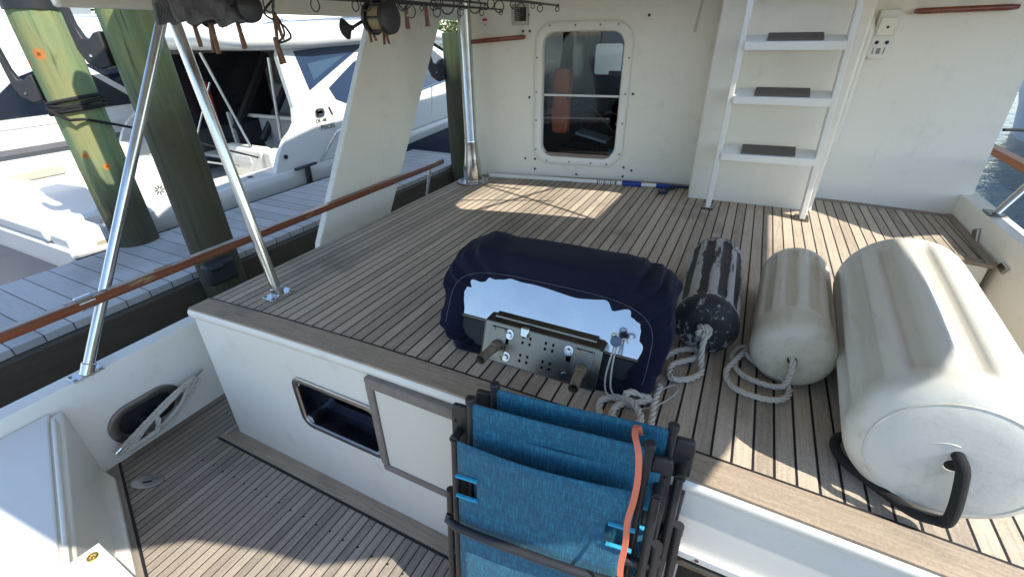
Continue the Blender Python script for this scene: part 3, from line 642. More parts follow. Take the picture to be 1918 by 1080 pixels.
# moulded spiral lip and dimple on the big fender's cap
mb = MB(); pts = []
for k in range(40):
    a = R(95 + k * 7.2); rr = .052 + .0016 * k; pts.append((rr * math.cos(a), -.004 + .0035 * (rr / .06) ** 2 * 1.6, rr * math.sin(a)))
mb.tube(pts, .0022, 6); mb.build('moulding_line', FBIG, fg.children[0], local=True)
mb = MB(); mb.tube([(.153 * math.cos(a), .0105, .153 * math.sin(a)) for a in [2 * math.pi * k / 48 for k in range(49)]], .0026, 8); mb.build('cap_edge', FBIG, fg.children[0], local=True)
mb = MB(); mb.tube(catmull([(-.035, .010, .085), (-.02, .006, .06), (-.033, .004, .03)], .01), .0022, 6); mb.build('moulding_line', FBIG, fg.children[0], local=True)
# ropes of the fenders (world coordinates)
def rope_part(name, pts, r, m, parent, pitch=None):
    mb = MB(); rope(mb, pts, r, pitch); return mb.build(name, m, parent, smooth=80)
rope_part('rope', [(.006, 1.47, .10), (.006, 1.435, .112), (.012, 1.415, .10), (.012, 1.40, .06), (.02, 1.37, .018), (.025, 1.33, .012), (-.01, 1.28, .011), (-.06, 1.265, .011), (-.068, 1.33, .012), (-.02, 1.385, .012), (.01, 1.41, .024), (-.01, 1.44, .022), (-.06, 1.425, .012), (-.10, 1.36, .011), (-.12, 1.30, .011)], .0105, ROPE, fb)
mb = MB(); kn = [(.0045 + .016 * math.cos(2 * a) * (1 + .3 * math.cos(3 * a)), 1.428 + .012 * math.sin(3 * a), .112 + .016 * math.sin(2 * a) * (1 + .3 * math.cos(3 * a))) for a in [2 * math.pi * k / 40 for k in range(41)]]
rope(mb, kn, .0085); mb.build('knot', ROPE, fb, smooth=80)
rope_part('rope', [(.268, 1.42, .118), (.268, 1.378, .116), (.272, 1.362, .095), (.27, 1.36, .04), (.255, 1.36, .016), (.21, 1.36, .011), (.145, 1.385, .011), (.112, 1.46, .012), (.13, 1.53, .012), (.16, 1.545, .014), (.135, 1.46, .030), (.10, 1.375, .012), (.125, 1.305, .011), (.20, 1.285, .011), (.262, 1.305, .011), (.285, 1.36, .012), (.255, 1.40, .030), (.20, 1.43, .030), (.155, 1.49, .024), (.165, 1.57, .012)], .0095, ROPE, fw)
mb = MB(); mb.tube(catmull([(.552, 1.08, .196), (.550, 1.025, .196), (.556, 1.005, .184), (.566, .998, .14), (.576, .992, .08), (.580, .996, .035), (.568, 1.008, .018), (.53, 1.012, .015), (.49, 1.04, .014), (.44, 1.08, .014), (.40, 1.12, .014), (.388, 1.165, .014), (.40, 1.20, .015), (.43, 1.225, .015), (.47, 1.26, .015)], .006), .0125, 14); mb.build('rope', ROPEB, fg, smooth=180)

# --- covered stainless grill
gr = thing('boat_grill', (-.53, 1.35, 0), 'stainless boat grill lying on its back inside a gathered navy canvas cover', 'grill')
mb = MB(); NU = 120; loops = []
def sup(cx, cz, a, b, e, th): c, s_ = math.cos(th), math.sin(th); return cx + a * math.copysign(abs(c) ** e, c), cz + b * math.copysign(abs(s_) ** e, s_)
#   y at z=0, slope, cx, cz, a, b, e, wrinkle
LP = [(1.165, .64, -.490, .112, .312, .104, .52, .002), (1.138, .64, -.490, .112, .314, .106, .52, .005), (1.116, .62, -.490, .118, .330, .117, .52, .012), (1.106, .57, -.488, .130, .358, .131, .52, .020), (1.106, .49, -.487, .146, .382, .147, .48, .020), (1.116, .40, -.487, .160, .398, .161, .46, .016),
      (1.135, .33, -.487, .172, .404, .172, .40, .016), (1.20, .24, -.488, .180, .405, .180, .36, .014), (1.29, .14, -.490, .184, .404, .184, .33, .012), (1.38, .02, -.492, .182, .400, .181, .32, .010), (1.44, -.06, -.492, .175, .386, .171, .34, .007), (1.475, -.10, -.49, .155, .32, .125, .42, 0), (1.48, -.10, -.49, .15, .15, .06, .6, 0)]
for yb, ks, cx, cz, a, b, e, wr in LP:
    l = []
    for k in range(NU):
        th = 2 * math.pi * k / NU; x, z = sup(cx, cz, a, b, e, th)
        q1 = noise.noise(Vector((x * 5, yb * 5, z * 6 + 3))); q2 = noise.noise(Vector((math.cos(th) * 2.2, math.sin(th) * 2.2, yb * 2)))
        ff = math.sin(th * 21 + 5 * q2) * (.6 + q2) + .5 * math.sin(th * 37 + 4 * q2)
        q3 = noise.noise(Vector((math.cos(th) * 1.6 + 5, math.sin(th) * 1.6, yb * 4)))
        fo = math.sin(th * 13 + 4 * q3 + yb * 6) * max(0, q3 + .25)
        d = wr * ff * .6 + q1 * .014 * (1 if yb > 1.12 else .5) + (.016 * fo if 1.1 < yb < 1.43 else 0)
        yy = yb + ks * z + wr * .4 * math.sin(th * 16 + 3 * q2)
        z2 = z + d * math.sin(th); x2 = x + d * math.cos(th)
        if z2 > .2: z2 += .010 * noise.noise(Vector((x2 * 6, yb * 9, 4.0))) + .008 * math.sin(x2 * 19 + yb * 14) * noise.noise(Vector((x2 * 3, yb * 4, 9)))
        if x2 < -.75 and z2 > .22: z2 -= .25 * (-.75 - x2)
        l.append((x2, yy, max(z2, camber(x2) + .004)))
    loops.append(l)
mb.loft(loops, True, False, True); cov = mb.build('canvas_cover', CANVAS, gr, sub=2, smooth=180)
mb = MB()   # stitching line
for li in (3,):
    yb, ks, cx, cz, a, b, e, wr = LP[li]; pts = []
    for k in range(-2, 30):
        th = math.pi * k / 28; x, z = sup(cx, cz, a + .004, b + .012, e, th); pts.append((x, yb + ks * z - .020, z))
    mb.tube(pts, .0007, 4)
mb.build('stitching', mat('pale_thread', (.16, .16, .18), .8), cov)
mb = MB(); mb.loft([[(-.85, 1.196, .099), (-.13, 1.192, .093)], [(-.85, 1.275, .268), (-.13, 1.271, .262)]], False); mb.build('grill_belly', MIRROR, gr, solid=.004, smooth=0)
mb = MB(); mb.box((-.485, 1.192, .094), (.68, .012, .012)); mb.build('belly_seam', STEELD, gr, bev=.003)
mb = MB(); mb.loft([[(-.85, 1.150, .008), (-.13, 1.150, .004)], [(-.85, 1.199, .090), (-.13, 1.195, .085)]], False); mb.build('lower_panel', DARK, gr, solid=.004, smooth=0)
mb = MB(); mb.box((-.485, 1.29, .028), (.64, .22, .045)); mb.build('grill_body', DARK, gr)
SH = .45; _ob = MB.build
def sheared(mb_, *a_, **k_):
    for v in mb_.bm.verts: v.co.y += SH * (v.co.z - .0)
    return mb_.build(*a_, **k_)
br = MB(); 
bx, bz, BW, BH = -.480, .066, .41, .122
hl = []
for gx in (-.048, .055):
    for gz in (-.038, .020):
        for ix in (0, 1):
            for iz in (0, 1): hl.append((bx + gx * .8 - .02 + ix * .026, bz + gz + iz * .018))
hh = [[(x + s_ * .004, 1.0980, z + t_ * .0045) for s_, t_ in ((-1, -1), (1, -1), (1, 1), (-1, 1))] for x, z in hl]
hh += [[(bx + dx + s_ * .008, 1.0980, bz + .012 + t_ * .011) for s_, t_ in ((-1, -1), (1, -1), (1, 1), (-1, 1))] for dx in (-.118, .108)]
br.holed([(x, 1.0980, z) for x, z in rrect(bx, bz, BW, BH, .006, 2)], hh, (0, .003, 0)); br = sheared(br, 'mount_bracket', STEELD, gr)
mb = MB(); mb.box((bx, 1.1200, bz + BH / 2 + .003), (BW + .004, .055, .004)); mb.box((bx, 1.1350, bz + BH / 2 + .008), (BW - .04, .03, .008)); mb.box((bx - BW / 2 - .002, 1.1300, bz), (.004, .07, BH)); mb.box((bx + BW / 2 + .004, 1.1300, bz), (.012, .07, BH)); mb.box((bx, 1.1300, bz - BH / 2 - .003), (BW, .06, .004)); sheared(mb, 'side_flange', STEELD, br, bev=.002)
mb = MB(); mb.box((bx, 1.1450, bz), (BW - .02, .01, BH - .01)); sheared(mb, 'backing', DARK, br)
mb = MB(); mb.box((bx - .055, 1.0940, bz + BH / 2 - .004), (.03, .014, .030)); sheared(mb, 'clip', CHROME, br, bev=.004)
for dx in (-.150, .158):
    mb = MB(); mb.box((bx + dx, 1.0945, bz), (.062, .004, BH - .02)); sd = sheared(mb, 'socket_plate', STEELD, br, bev=.003)
    p0 = Vector((bx + dx, 1.0920 + SH * (bz - .005), bz - .005)); p1 = p0 + Vector((.004 + .01 * (dx > 0), -.118, .018))
    mb = MB(); mb.tube([p0, p1], .0155, 20, cap=False); mb.tube([p1, p0], .0128, 20, cap=False); mb.tube([p0, p0.lerp(p1, .25)], .019, 20); mb.build('leg_socket', mat('rusty_tube', (.34, .28, .20), .35, .55, var=.4, vs=25), br)
    mb = MB()
    for sx in (-.02, .02):
        for sz in (-.045, .045): mb.disc((bx + dx + sx, 1.0925, bz + sz), (0, -1, 0), .007, .004, 6)
    sheared(mb, 'bolt', STEELD, sd)
mb = MB()
for dx, dz in ((-.11, .036), (-.11, -.036), (.105, .036), (.105, -.036)):
    mb.disc((bx + dx, 1.0978, bz + dz), (0, -1, 0), .016, .003, 16); mb.disc((bx + dx, 1.0950, bz + dz), (0, -1, 0), .009, .009, 6)
sheared(mb, 'washer_bolt', CHROME, br)
# draw cord with toggle
mb = MB(); mb.tube(catmull([(-.232, 1.165, .165), (-.235, 1.13, .13), (-.238, 1.10, .07), (-.225, 1.08, .03), (-.19, 1.08, .010), (-.14, 1.075, .009), (-.09, 1.10, .008), (-.045, 1.17, .008), (-.03, 1.22, .008), (-.045, 1.235, .008), (-.08, 1.19, .009), (-.14, 1.09, .016), (-.18, 1.085, .012), (-.215, 1.09, .04), (-.225, 1.12, .11), (-.226, 1.165, .165)], .012), .0028, 6); mb.build('draw_cord', mat('grey_cord', (.42, .40, .36), .8), gr)
mb = MB(); mb.tube([(-.23, 1.170, .170), (-.23, 1.148, .178)], [.017, .017], 18); mb.build('cord_toggle', mat('slate_plastic', (.08, .12, .2), .45), gr, bev=.003)
mb = MB()
for cx_ in (-.236, -.205): mb.tube([(cx_ + .010 * math.cos(a), 1.160, .190 - .012 * (cx_ > -.22) + .010 * math.sin(a)) for a in [R(-20 + 25 * k) for k in range(11)]], .0032, 6)
mb.build('cord_loop', ROPE, gr)
# tangle of white rope in front of the grill
tg = tag(rope_part('rope_tangle', [(-.085, 1.21, .011), (-.085, 1.12, .011), (-.078, 1.02, .011), (-.105, .985, .012), (-.155, .985, .011), (-.205, .985, .011), (-.235, 1.05, .012), (-.205, 1.09, .013), (-.15, 1.08, .028), (-.105, 1.015, .030), (-.145, .97, .013), (-.185, 1.0, .030), (-.175, 1.07, .014), (-.125, 1.105, .012), (-.10, 1.13, .013), (-.15, 1.12, .03), (-.175, 1.10, .03)], .0105, ROPE, None), 'loose loops of white rope tangled on the deck beside the navy cover', 'rope')
# mooring rope on the cleat in the hawse pipe
mb = MB(); cpts = []
for k, (dz, bulge) in enumerate(((.030, .030), (-.022, -.02), (.012, .045), (-.034, -.034), (.022, .012), (-.008, -.045))):
    y0_, y1_ = .53 + .025 * (k % 3), .93 - .03 * (k % 3); dx_ = .006 * (k % 3)
    cpts += [(-2.400 + dx_, y0_, -.735 + dz * .5), (-2.375 + dx_, .66, -.690 + dz + bulge * .4), (-2.372 + dx_, .80, -.640 + dz + bulge * .5), (-2.392 + dx_, y1_, -.598 + dz * .4)] if k % 2 == 0 else [(-2.392 + dx_, y1_ + .012, -.600 + dz * .4), (-2.372 + dx_, .80, -.645 + dz + bulge * .3), (-2.375 + dx_, .66, -.692 + dz + bulge * .5), (-2.400 + dx_, y0_ - .012, -.737 + dz * .5)]
rope(mb, cpts, .0095, step=.01); rope(mb, [(-2.37, .70, -.63), (-2.352, .69, -.67), (-2.36, .67, -.72), (-2.40, .64, -.74)], .0125); tag(mb.build('mooring_rope', ROPE, None, smooth=80), 'grey-white mooring rope wound on the cleat in the oval hawse pipe', 'rope')

# --- folded chairs (local frame: X across, Z up, -Y towards the viewer)
def make_chair(loc, rz, label):
    t = thing('folding_chair', loc, label, 'chair', 'folded blue chairs leaning on the raised deck', rz)
    W_ = .515; TLT = R(5.5); MX = Matrix.Rotation(-TLT, 4, 'X')
    def P(x, y, z): return MX @ Vector((x, y, z))
    def panel(name, x0, x1, z0, z1, y, sag, cut=None, bow=0.0):
        mb = MB(); nx, nzz = 16, 24; rows = []
        for j in range(nzz + 1):
            v = j / nzz; z = z1 + (z0 - z1) * v; row = []
            for i in range(nx + 1):
                u = i / nx; x = x0 + (x1 - x0) * u
                ww = noise.noise(Vector((x * 4 + loc[0] * 9, z * 3, y * 11))) * .005
                row.append(P(x, y + sag * math.sin(math.pi * u) * (1 - v * .5) + ww, z + bow * math.sin(math.pi * u) * (1 - v)))
            rows.append(row)
        vs_ = [[mb.bm.verts.new(p) for p in r] for r in rows]
        for j in range(nzz):
            for i in range(nx):
                if cut and cut[0] <= j < cut[1] and (i < 2 or i >= nx - 2): continue
                mb.bm.faces.new((vs_[j][i], vs_[j][i + 1], vs_[j + 1][i + 1], vs_[j + 1][i]))
        return mb.build(name, SLING, t, solid=.003, local=True, smooth=60)
    back = panel('backrest', .015, W_ - .015, -.42, .125, .0, .012, None, -.012)
    seat = panel('seat', .0, W_ - .035, -.57, .018, -.040, -.012, (5, 8), -.004)
    mb = MB()
    for x in (.022, W_ - .022): mb.tube([P(x, .006, -.62), P(x, .006, .13)], .0115, 12)
    mb.build('back_frame', BLACKM, t, local=True)
    mb = MB()
    for x in (.022, W_ - .022): mb.tube([P(x, .006, .118), P(x, .006, .138)], .0145, 12)
    mb.build('end_cap', BLACKR, t, bev=.004, local=True)
    mb = MB()
    for xa, xb in ((.0, .052), (W_ - .087, W_ - .035)):
        for z in (-.098, -.172): mb.bar(P(xa - .002, -.050, z), P(xb + .012, -.050, z), .007, .010, up=(0, 1, 0))
    mb.build('piping', CYAN, seat, local=True, bev=.0015)
    for s_, x in ((-1, -.020), (1, W_ + .014)):
        mb = MB(); mb.prism([P(x + dx, .02, z) for dx, z in [(-.024, -.36), (.024, -.36), (.027, .06), (.022, .085), (-.022, .085), (-.027, .06)]], MX @ Vector((0, .018, 0))); mb.build('armrest', BLACKM, t, bev=.006, seg=3, local=True)
        mb = MB(); mb.tube([P(x - s_ * .002, -.014, -.0), P(x - s_ * .002, -.018, -.30), P(x - .006 * s_ - .002, -.02, -.80)], .0125, 12); mb.build('leg', BLACKM, t, local=True)
        mb = MB(); mb.tube([P(x + s_ * .024, -.008, -.18 - .03 * (s_ < 0)), P(x + s_ * .036, -.008, -.86)], .0125, 12); mb.tube([P(x + s_ * .024, -.008, -.17 - .03 * (s_ < 0)), P(x + s_ * .024, -.008, -.20)], .0145, 12); mb.build('leg', BLACKM, t, local=True)
        mb = MB(); mb.tube([P(x, .02, .0), P(x, -.022, -.0)], .013, 12); mb.disc(P(x + .014 * s_, .018, .03), MX @ Vector((0, -1, 0)), .004, .003); mb.disc(P(x + .008 * s_, .018, -.14), MX @ Vector((0, -1, 0)), .004, .003); mb.tube([P(x + s_ * .02, -.01, -.47), P(x - s_ * .02, .01, -.47)], .016, 12); mb.build('pivot', BLACKR, t, local=True)
    mb = MB(); mb.tube(catmull([P(-.025, -.052, -.262), P(.0, -.068, -.280), P(.28, -.078, -.278), P(W_ - .03, -.068, -.280), P(W_ + .0, -.052, -.262)], .02), .0125, 12); mb.build('cross_bar', BLACKM, t, local=True)
    mb = MB(); mb.tube([P(.02, .0, -.66), P(W_ - .02, .0, -.66)], .011, 12); mb.build('cross_bar', BLACKM, t, local=True)
    return t
ch1 = make_chair((-.542, .752, .012), R(6.5), 'nearest folded blue sling chair, with the orange strap across it')
ch2 = dup(ch1, (-.500, .815, .028), R(7.0), 'second folded blue chair, pressed between the nearest chair and the raised deck')
# --- orange strap with black buckle
st = thing('tie_strap', (-.06, .72, .15), 'orange webbing strap with a black clip hanging over the folded chairs', 'strap')
mb = MB(); sp = catmull([(-.085, .87, .12), (-.092, .84, .175), (-.09, .80, .185), (-.072, .768, .165), (-.062, .752, .10), (-.062, .742, .03), (-.066, .730, -.03), (-.060, .712, -.09), (-.060, .692, -.15), (-.055, .680, -.185)], .012)
sec = []
for i, p in enumerate(sp):
    t_ = (sp[min(i + 1, len(sp) - 1)] - sp[max(0, i - 1)]).normalized(); tw = R(12 * math.sin(i * .16)); a = Vector((math.cos(tw), math.sin(tw), 0)); nn = t_.cross(a).normalized(); a = a * .0074; nn = nn * .0014
    sec.append([p - a - nn, p + a - nn, p + a + nn, p - a + nn])
mb.loft(sec, True, True, True); mb.build('webbing', ORANGE, st, smooth=30)
mb = MB(); mb.holed([(-.055 + x, .680, -.225 + z) for x, z in rrect(0, 0, .024, .095, .006)], [[(-.055 + x, .680, -.205 + z) for x, z in rrect(0, 0, .010, .022, .004)]], (0, -.010, 0)); mb.tube(catmull([(-.055, .675, -.27), (-.047, .675, -.30), (-.052, .675, -.325), (-.065, .675, -.315)], .008), .005, 8); mb.build('clip', BLACKR, st, bev=.002)

# --- boat brush on the deck
bz = lambda x: camber(x) + .017
bs = thing('deck_brush', (-1.1, 3.25, 0), 'white extending pole brush with blue grips lying along the cabin wall', 'brush')
A_, B_ = Vector((-1.86, 3.29, bz(-1.86))), Vector((-.36, 3.43, bz(-.36) + .004))
L_ = lambda f: A_.lerp(B_, f)
mb = MB(); mb.tube([L_(0), L_(.74)], .017, 14); mb.tube([L_(.82), L_(.9)], .0145, 14); mb.build('pole', WHITE2, bs)
mb = MB(); mb.tube([L_(.725), L_(.735), L_(.81), L_(.82)], [.018, .023, .023, .018], 16); mb.build('grip', BLUEP, bs)
mb = MB(); mb.tube([L_(.89), L_(.95)], .018, 14); mb.build('grip', BLUEP, bs)
mb = MB(); mb.tube([L_(.94), L_(1.04)], [.014, .010], 10); mb.tube([L_(.985), L_(.985) + Vector((-.07, -.14, -.004))], [.011, .009], 10); mb.box(L_(.985) + Vector((-.075, -.15, -.002)), (.05, .05, .018), Matrix.Rotation(R(25), 3, 'Z')); mb.build('hook_head', mat('dark_blue_plastic', (.008, .014, .05), .45), bs, bev=.003)
mb = MB(); mb.tube([L_(.69), L_(.7)], .0173, 14); 
for k in range(9): mb.tube([L_(.60 + k * .011), L_(.604 + k * .011 + .003 * (k % 3 == 0))], .0172, 14)
mb.build('lettering', mat('grey_print2', (.2, .2, .2), .6), bs)

# --- white box in the corner and the flat board on it
bxo = thing('deck_box', (-2.0, .1, -.835), 'white fibreglass box filling the port corner of the cockpit', 'box')
ed = [(-2.452, .44), (-2.36, .405), (-1.58, .115), (-1.2, -.02), (-1.2, -.9), (-2.452, -.9)]
mb = MB(); mb.prism([(x, y, -.80) for x, y in ed], (0, 0, .385)); mb.build('body', WHITE, bxo, bev=.012, seg=3)
mb = MB(); mb.prism([(x, y, -.414) for x, y in [(-2.452, .40), (-2.37, .362), (-1.60, .085), (-1.25, -.04), (-1.25, -.9), (-2.452, -.9)]], (0, 0, .014)); mb.build('lid', WHITE2, bxo, bev=.006, seg=3)
mb = MB(); mb.bar((-2.37, .385, -.400), (-1.20, -.035, -.400), .014, .035); mb.build('lip', WHITE, bxo, bev=.005, seg=3)
mb = MB(); mb.prism([(-2.452, .44, -.835), (-2.34, .44, -.835), (-1.55, .152, -.835), (-1.55, .12, -.835), (-2.452, .3, -.835)], (0, 0, .04)); mb.build('base', WHITE, bxo, bev=.01)
bd = thing('flat_board', (-1.5, .1, -.33), 'thin white board with a brass eyelet at the lower left corner of the view', 'board')
mb = MB(); mb.prism([(-1.515, .175, -.345), (-1.30, .165, -.345), (-1.15, .02, -.345), (-1.50, -.15, -.345), (-1.525, .06, -.345)], (0, 0, .010)); mb.build('sheet', WHITE2, bd, bev=.002)
mb = MB(); mb.tube([(-1.478 + .011 * math.cos(a), .143 + .011 * math.sin(a), -.333) for a in [2 * math.pi * k / 20 for k in range(21)]], .0042, 8); mb.disc((-1.478, .143, -.3348), (0, 0, 1), .006, .0008); mb.build('brass_eyelet', BRASS, bd)
mb = MB(); mb.tube(catmull([(-1.472, .075, -.3345), (-1.482, .078, -.3345), (-1.486, .066, -.3345), (-1.478, .056, -.3345)], .003), .0016, 5); mb.build('ink_mark', mat('violet_ink', (.03, .01, .08), .6), bd)

# --- fishing rods under the overhead
def rod(x, y0, y1, z, reel, label, dz=0, rr=.09):
    t = thing('fishing_rod', (x, y0, z), label, 'fishing rod', 'fishing rods stowed under the boat deck')
    V = lambda y: Vector((x, y, z + dz * (y - y0)))
    mb = MB(); mb.tube([V(y0), V(y0 + .5), V(y1)], [.0125, .010, .0035], 10); mb.build('blank', BLACKM, t)
    n = int((y1 - y0 - .5) / .22); mb = MB()
    for k in range(n + 1):
        p = V(y1 - .02 - k * .22 * (1 - .02 * k)); g = .010 + .0035 * k
        mb.tube([p + Vector((g * math.cos(a), 0, -g - .006 + g * math.sin(a))) for a in [2 * math.pi * i / 14 for i in range(15)]], .0022, 6); mb.bar(p + Vector((0, -.02, 0)), p + Vector((0, 0, -.008)), .003, .003)
    mb.build('line_guide', BLACKM, t)
    if reel:
        yc, s_ = reel; c = V(yc) + Vector((0, 0, -.052 * s_))
        mb = MB(); mb.tube([c + Vector((-.05 * s_, 0, 0)), c + Vector((-.046 * s_, 0, 0)), c + Vector((-.03 * s_, 0, 0)), c + Vector((-.03 * s_, 0, 0))], [.03 * s_, .052 * s_, .055 * s_, .055 * s_], 24); mb.tube([c + Vector((.03 * s_, 0, 0)), c + Vector((.046 * s_, 0, 0)), c + Vector((.05 * s_, 0, 0))], [.055 * s_, .052 * s_, .03 * s_], 24)
        for a in range(0, 360, 60): mb.tube([c + Vector((-.03 * s_, .048 * s_ * math.cos(R(a)), .048 * s_ * math.sin(R(a)))), c + Vector((.03 * s_, .048 * s_ * math.cos(R(a)), .048 * s_ * math.sin(R(a))))], .004, 6)
        mb.box(c + Vector((0, 0, .05 * s_)), (.03, .09, .01)); rl = mb.build('reel', BLACKM, t)
        mb = MB(); mb.tube([c + Vector((-.028 * s_, 0, 0)), c + Vector((.028 * s_, 0, 0))], .042 * s_, 24); mb.build('spool', mat('old_line', (.36, .28, .15), .6, var=.3, vs=60), rl)
        mb = MB(); e = c + Vector((-.062 * s_, -.085 * s_, -.03 * s_)); mb.tube([c + Vector((-.05 * s_, 0, 0)), c + Vector((-.062 * s_, 0, 0)), e], .006, 8); mb.build('crank', STEELD, rl)
        mb = MB(); mb.tube([e + Vector((.004, 0, 0)), e + Vector((-.012, 0, 0)), e + Vector((-.03, -.006, -.004)), e + Vector((-.036, -.007, -.005))], [.008, .012, .034 * s_, .026 * s_], 18); mb.build('crank_knob', BLACKR, rl)
    return t
rod(-1.36, .95, 2.62, 1.118, (1.60, 1.08), 'fishing rod with the biggest reel, its knob hanging over the white wing', .002)
rod(-1.22, .75, 2.2, 1.128, None, 'short thin fishing rod without a reel, beside the flared pillar')
rod(-.98, .9, 2.5, 1.122, None, 'fishing rod reaching farthest towards the cabin window', .001)
rod(-1.06, .7, 2.38, 1.135, None, 'fishing rod lying high between the others, its rings above the vent', .0)
rod(-1.44, .6, 2.0, 1.125, (1.075, .80), 'fishing rod whose black reel hangs near the grey towel')
tw = MB(); 
g_ = bmesh.ops.create_grid(tw.bm, x_segments=24, y_segments=24, size=.5)['verts']
for v in g_:
    u, t_ = v.co.x, v.co.y; a = t_ * 2.4
    x = -1.47 + .05 * math.sin(a) * 1.0; z = 1.045 + .075 * math.cos(a) ** 1 - .012 * (abs(t_) > .42); y = .965 + u * .21
    d = noise.noise(Vector((u * 6, t_ * 7, 2))) * .022; v.co = (x + d, y + d * .6, z - abs(t_) * .04 + d * .8)
bmesh.ops.subdivide_edges(tw.bm, edges=tw.bm.edges, cuts=1, use_grid_fill=True)
for v in tw.bm.verts: v.co += Vector((1, .5, 1)) * noise.noise(v.co * 55) * .006
tag(tw.build('grey_towel', TOWEL, None, solid=.008, smooth=60), 'fuzzy grey towel draped over the fishing rods', 'towel')
# clothes pins
def pin_proto(loc, rz, label):
    t = thing('clothespin', loc, label, 'clothespin', 'wooden clothespins clipped under the fishing rods', rz)
    for s_ in (-1, 1):
        mb = MB(); mb.loft([[(s_ * (.0015 + a) + dx, dy, z) for dx, dy in ((-b, -.005), (b, -.005), (b, .005), (-b, .005))] for a, b, z in ((.001, .003, .012), (.003, .0038, -.018), (.004, .0038, -.03), (.009, .0028, -.066))], True, True, True); mb.build('jaw', PINW, t, local=True)
    mb = MB(); mb.tube([(-.009, 0, -.02), (.009, 0, -.02)], .004, 8); mb.build('spring', STEELD, t, local=True)
    return t
pin_pts = [((-1.46, 1.20, 1.06), 'clothespin on the loop of line left of the ceiling edge'), ((-1.5, 1.215, .99), 'lowest clothespin, hanging on the tangled line left of the yacht window'), ((-1.42, 1.59, 1.05), 'clothespin under the left side of the biggest reel'), ((-1.42, 1.68, 1.04), 'clothespin hanging from the wire loop right of the biggest reel'), ((-1.36, 1.76, 1.095), 'clothespin clipped on the rod right of the biggest reel'), ((-1.36, 1.90, 1.105), 'clothespin nearest the flared pillar'), ((-1.5, .95, 1.05), 'clothespin left of the others, beside the roof brace'), ((-1.5, 1.0, 1.03), 'pale clothespin below the grey towel'), ((-1.5, 1.09, 1.04), 'clothespin at the right corner of the grey towel')]
pp = None
for k, (p, lb) in enumerate(pin_pts):
    if pp is None: pp = pin_proto(p, .4, lb)
    else:
        o = dup(pp, p, rnd.uniform(-.6, .8), lb); o.rotation_euler.y = rnd.uniform(-.25, .25); o.scale = (1.05, 1.05, 1.05)
ln = MB(); ln.tube(catmull([(-1.44, 1.20, 1.12), (-1.45, 1.19, 1.08), (-1.46, 1.215, 1.05), (-1.47, 1.23, 1.01), (-1.50, 1.22, .985), (-1.49, 1.27, 1.0), (-1.48, 1.25, 1.03), (-1.46, 1.21, 1.045), (-1.47, 1.17, 1.07), (-1.45, 1.2, 1.11)], .01), .0035, 6); l2 = MB(); l2.tube(catmull([(-1.38, 1.60, 1.045), (-1.40, 1.63, 1.02), (-1.42, 1.68, 1.035), (-1.42, 1.72, 1.06)], .01), .002, 6)
tag(l2.build1('wire_loop', BLACKM, None), 'thin wire loop under the biggest reel holding a clothespin', 'wire')
tag(ln.build1('dangling_line', BLACKM, None), 'black knotted line dangling from the fishing rods', 'line')
lv = thing('life_jacket', (-1.5, 3.9, .45), 'orange life jacket hanging inside the cabin window', 'life jacket')
mb = MB(); mb.loft([[(-1.385 + a * .075 * sx, 3.66 + b * .04, z) for a, b in ((-1, -1), (1, -1), (1, 1), (-1, 1))] for z, sx in ((.29, .6), (.31, .9), (.5, 1.0), (.55, .9), (.57, 1), (.72, 1.0), (.77, .6))], True, True, True); mb.build('panel', LIFE, lv, bev=.02, sub=1)
mb = MB(); mb.box((-1.385, 3.625, .56), (.15, .006, .025)); mb.build('belt', BLACKR, lv)
mb = MB(); mb.tube(catmull([(-1.40, 3.66, .77), (-1.385, 3.665, .9), (-1.37, 3.66, .77)], .02), .008, 6); mb.build('hanging_loop', BLACKR, lv)
# short rope tail hanging by the window
cl = MB(); rope(cl, [(-.40, 3.35, 1.25), (-.405, 3.36, 1.15), (-.42, 3.36, 1.0)], .009)
tag(cl.build('rope_tail', ROPE, None, smooth=80), 'short frayed rope end hanging in front of the cabin wall', 'rope')

# ================================================================== DOCK AND PILINGS
dk = thing('finger_dock', (-4.24, 3, -1.6), 'narrow grey plank finger dock between this yacht and the next one', 'dock')
mb = MB(); mb.box((-4.24, 2.0, -.625), (1.12, 8.0, .05)); mb.box((-4.0, 5.75, -.625), (.0001, .0001, .0001)) if False else None
mb.build('plank_deck', DOCKW, dk, smooth=0)
mb = MB(); mb.box((-3.66, 2.0, -.80), (.07, 8.02, .29)); mb.build('fascia_board', DOCKB, dk, bev=.008)
mb = MB(); mb.box((-4.80, 2.0, -.80), (.06, 8.02, .29)); mb.build('fascia_board', DOCKB, dk, bev=.008)
mb = MB(); mb.box((-4.24, 6.03, -.80), (1.1, .06, .29)); mb.build('fascia_board', DOCKB, dk, bev=.008)
mb = MB(); mb.box((-3.62, 2.0, -1.16), (.05, 8, .10)); mb.build('lower_stringer', DOCKB, dk, bev=.006)
mb = MB()
for y in (-1, 1.0, 3.2, 5.2): mb.box((-4.24, y, -1.0), (1.0, .12, .2))
mb.build('cross_beam', DOCKB, dk, bev=.006)
mb = MB(); mb.box((-3.60, 1.35, -1.0), (.25, .5, .035), Matrix.Rotation(R(-8), 3, 'Y')); mb.build('loose_board', DOCKB, dk, bev=.004)
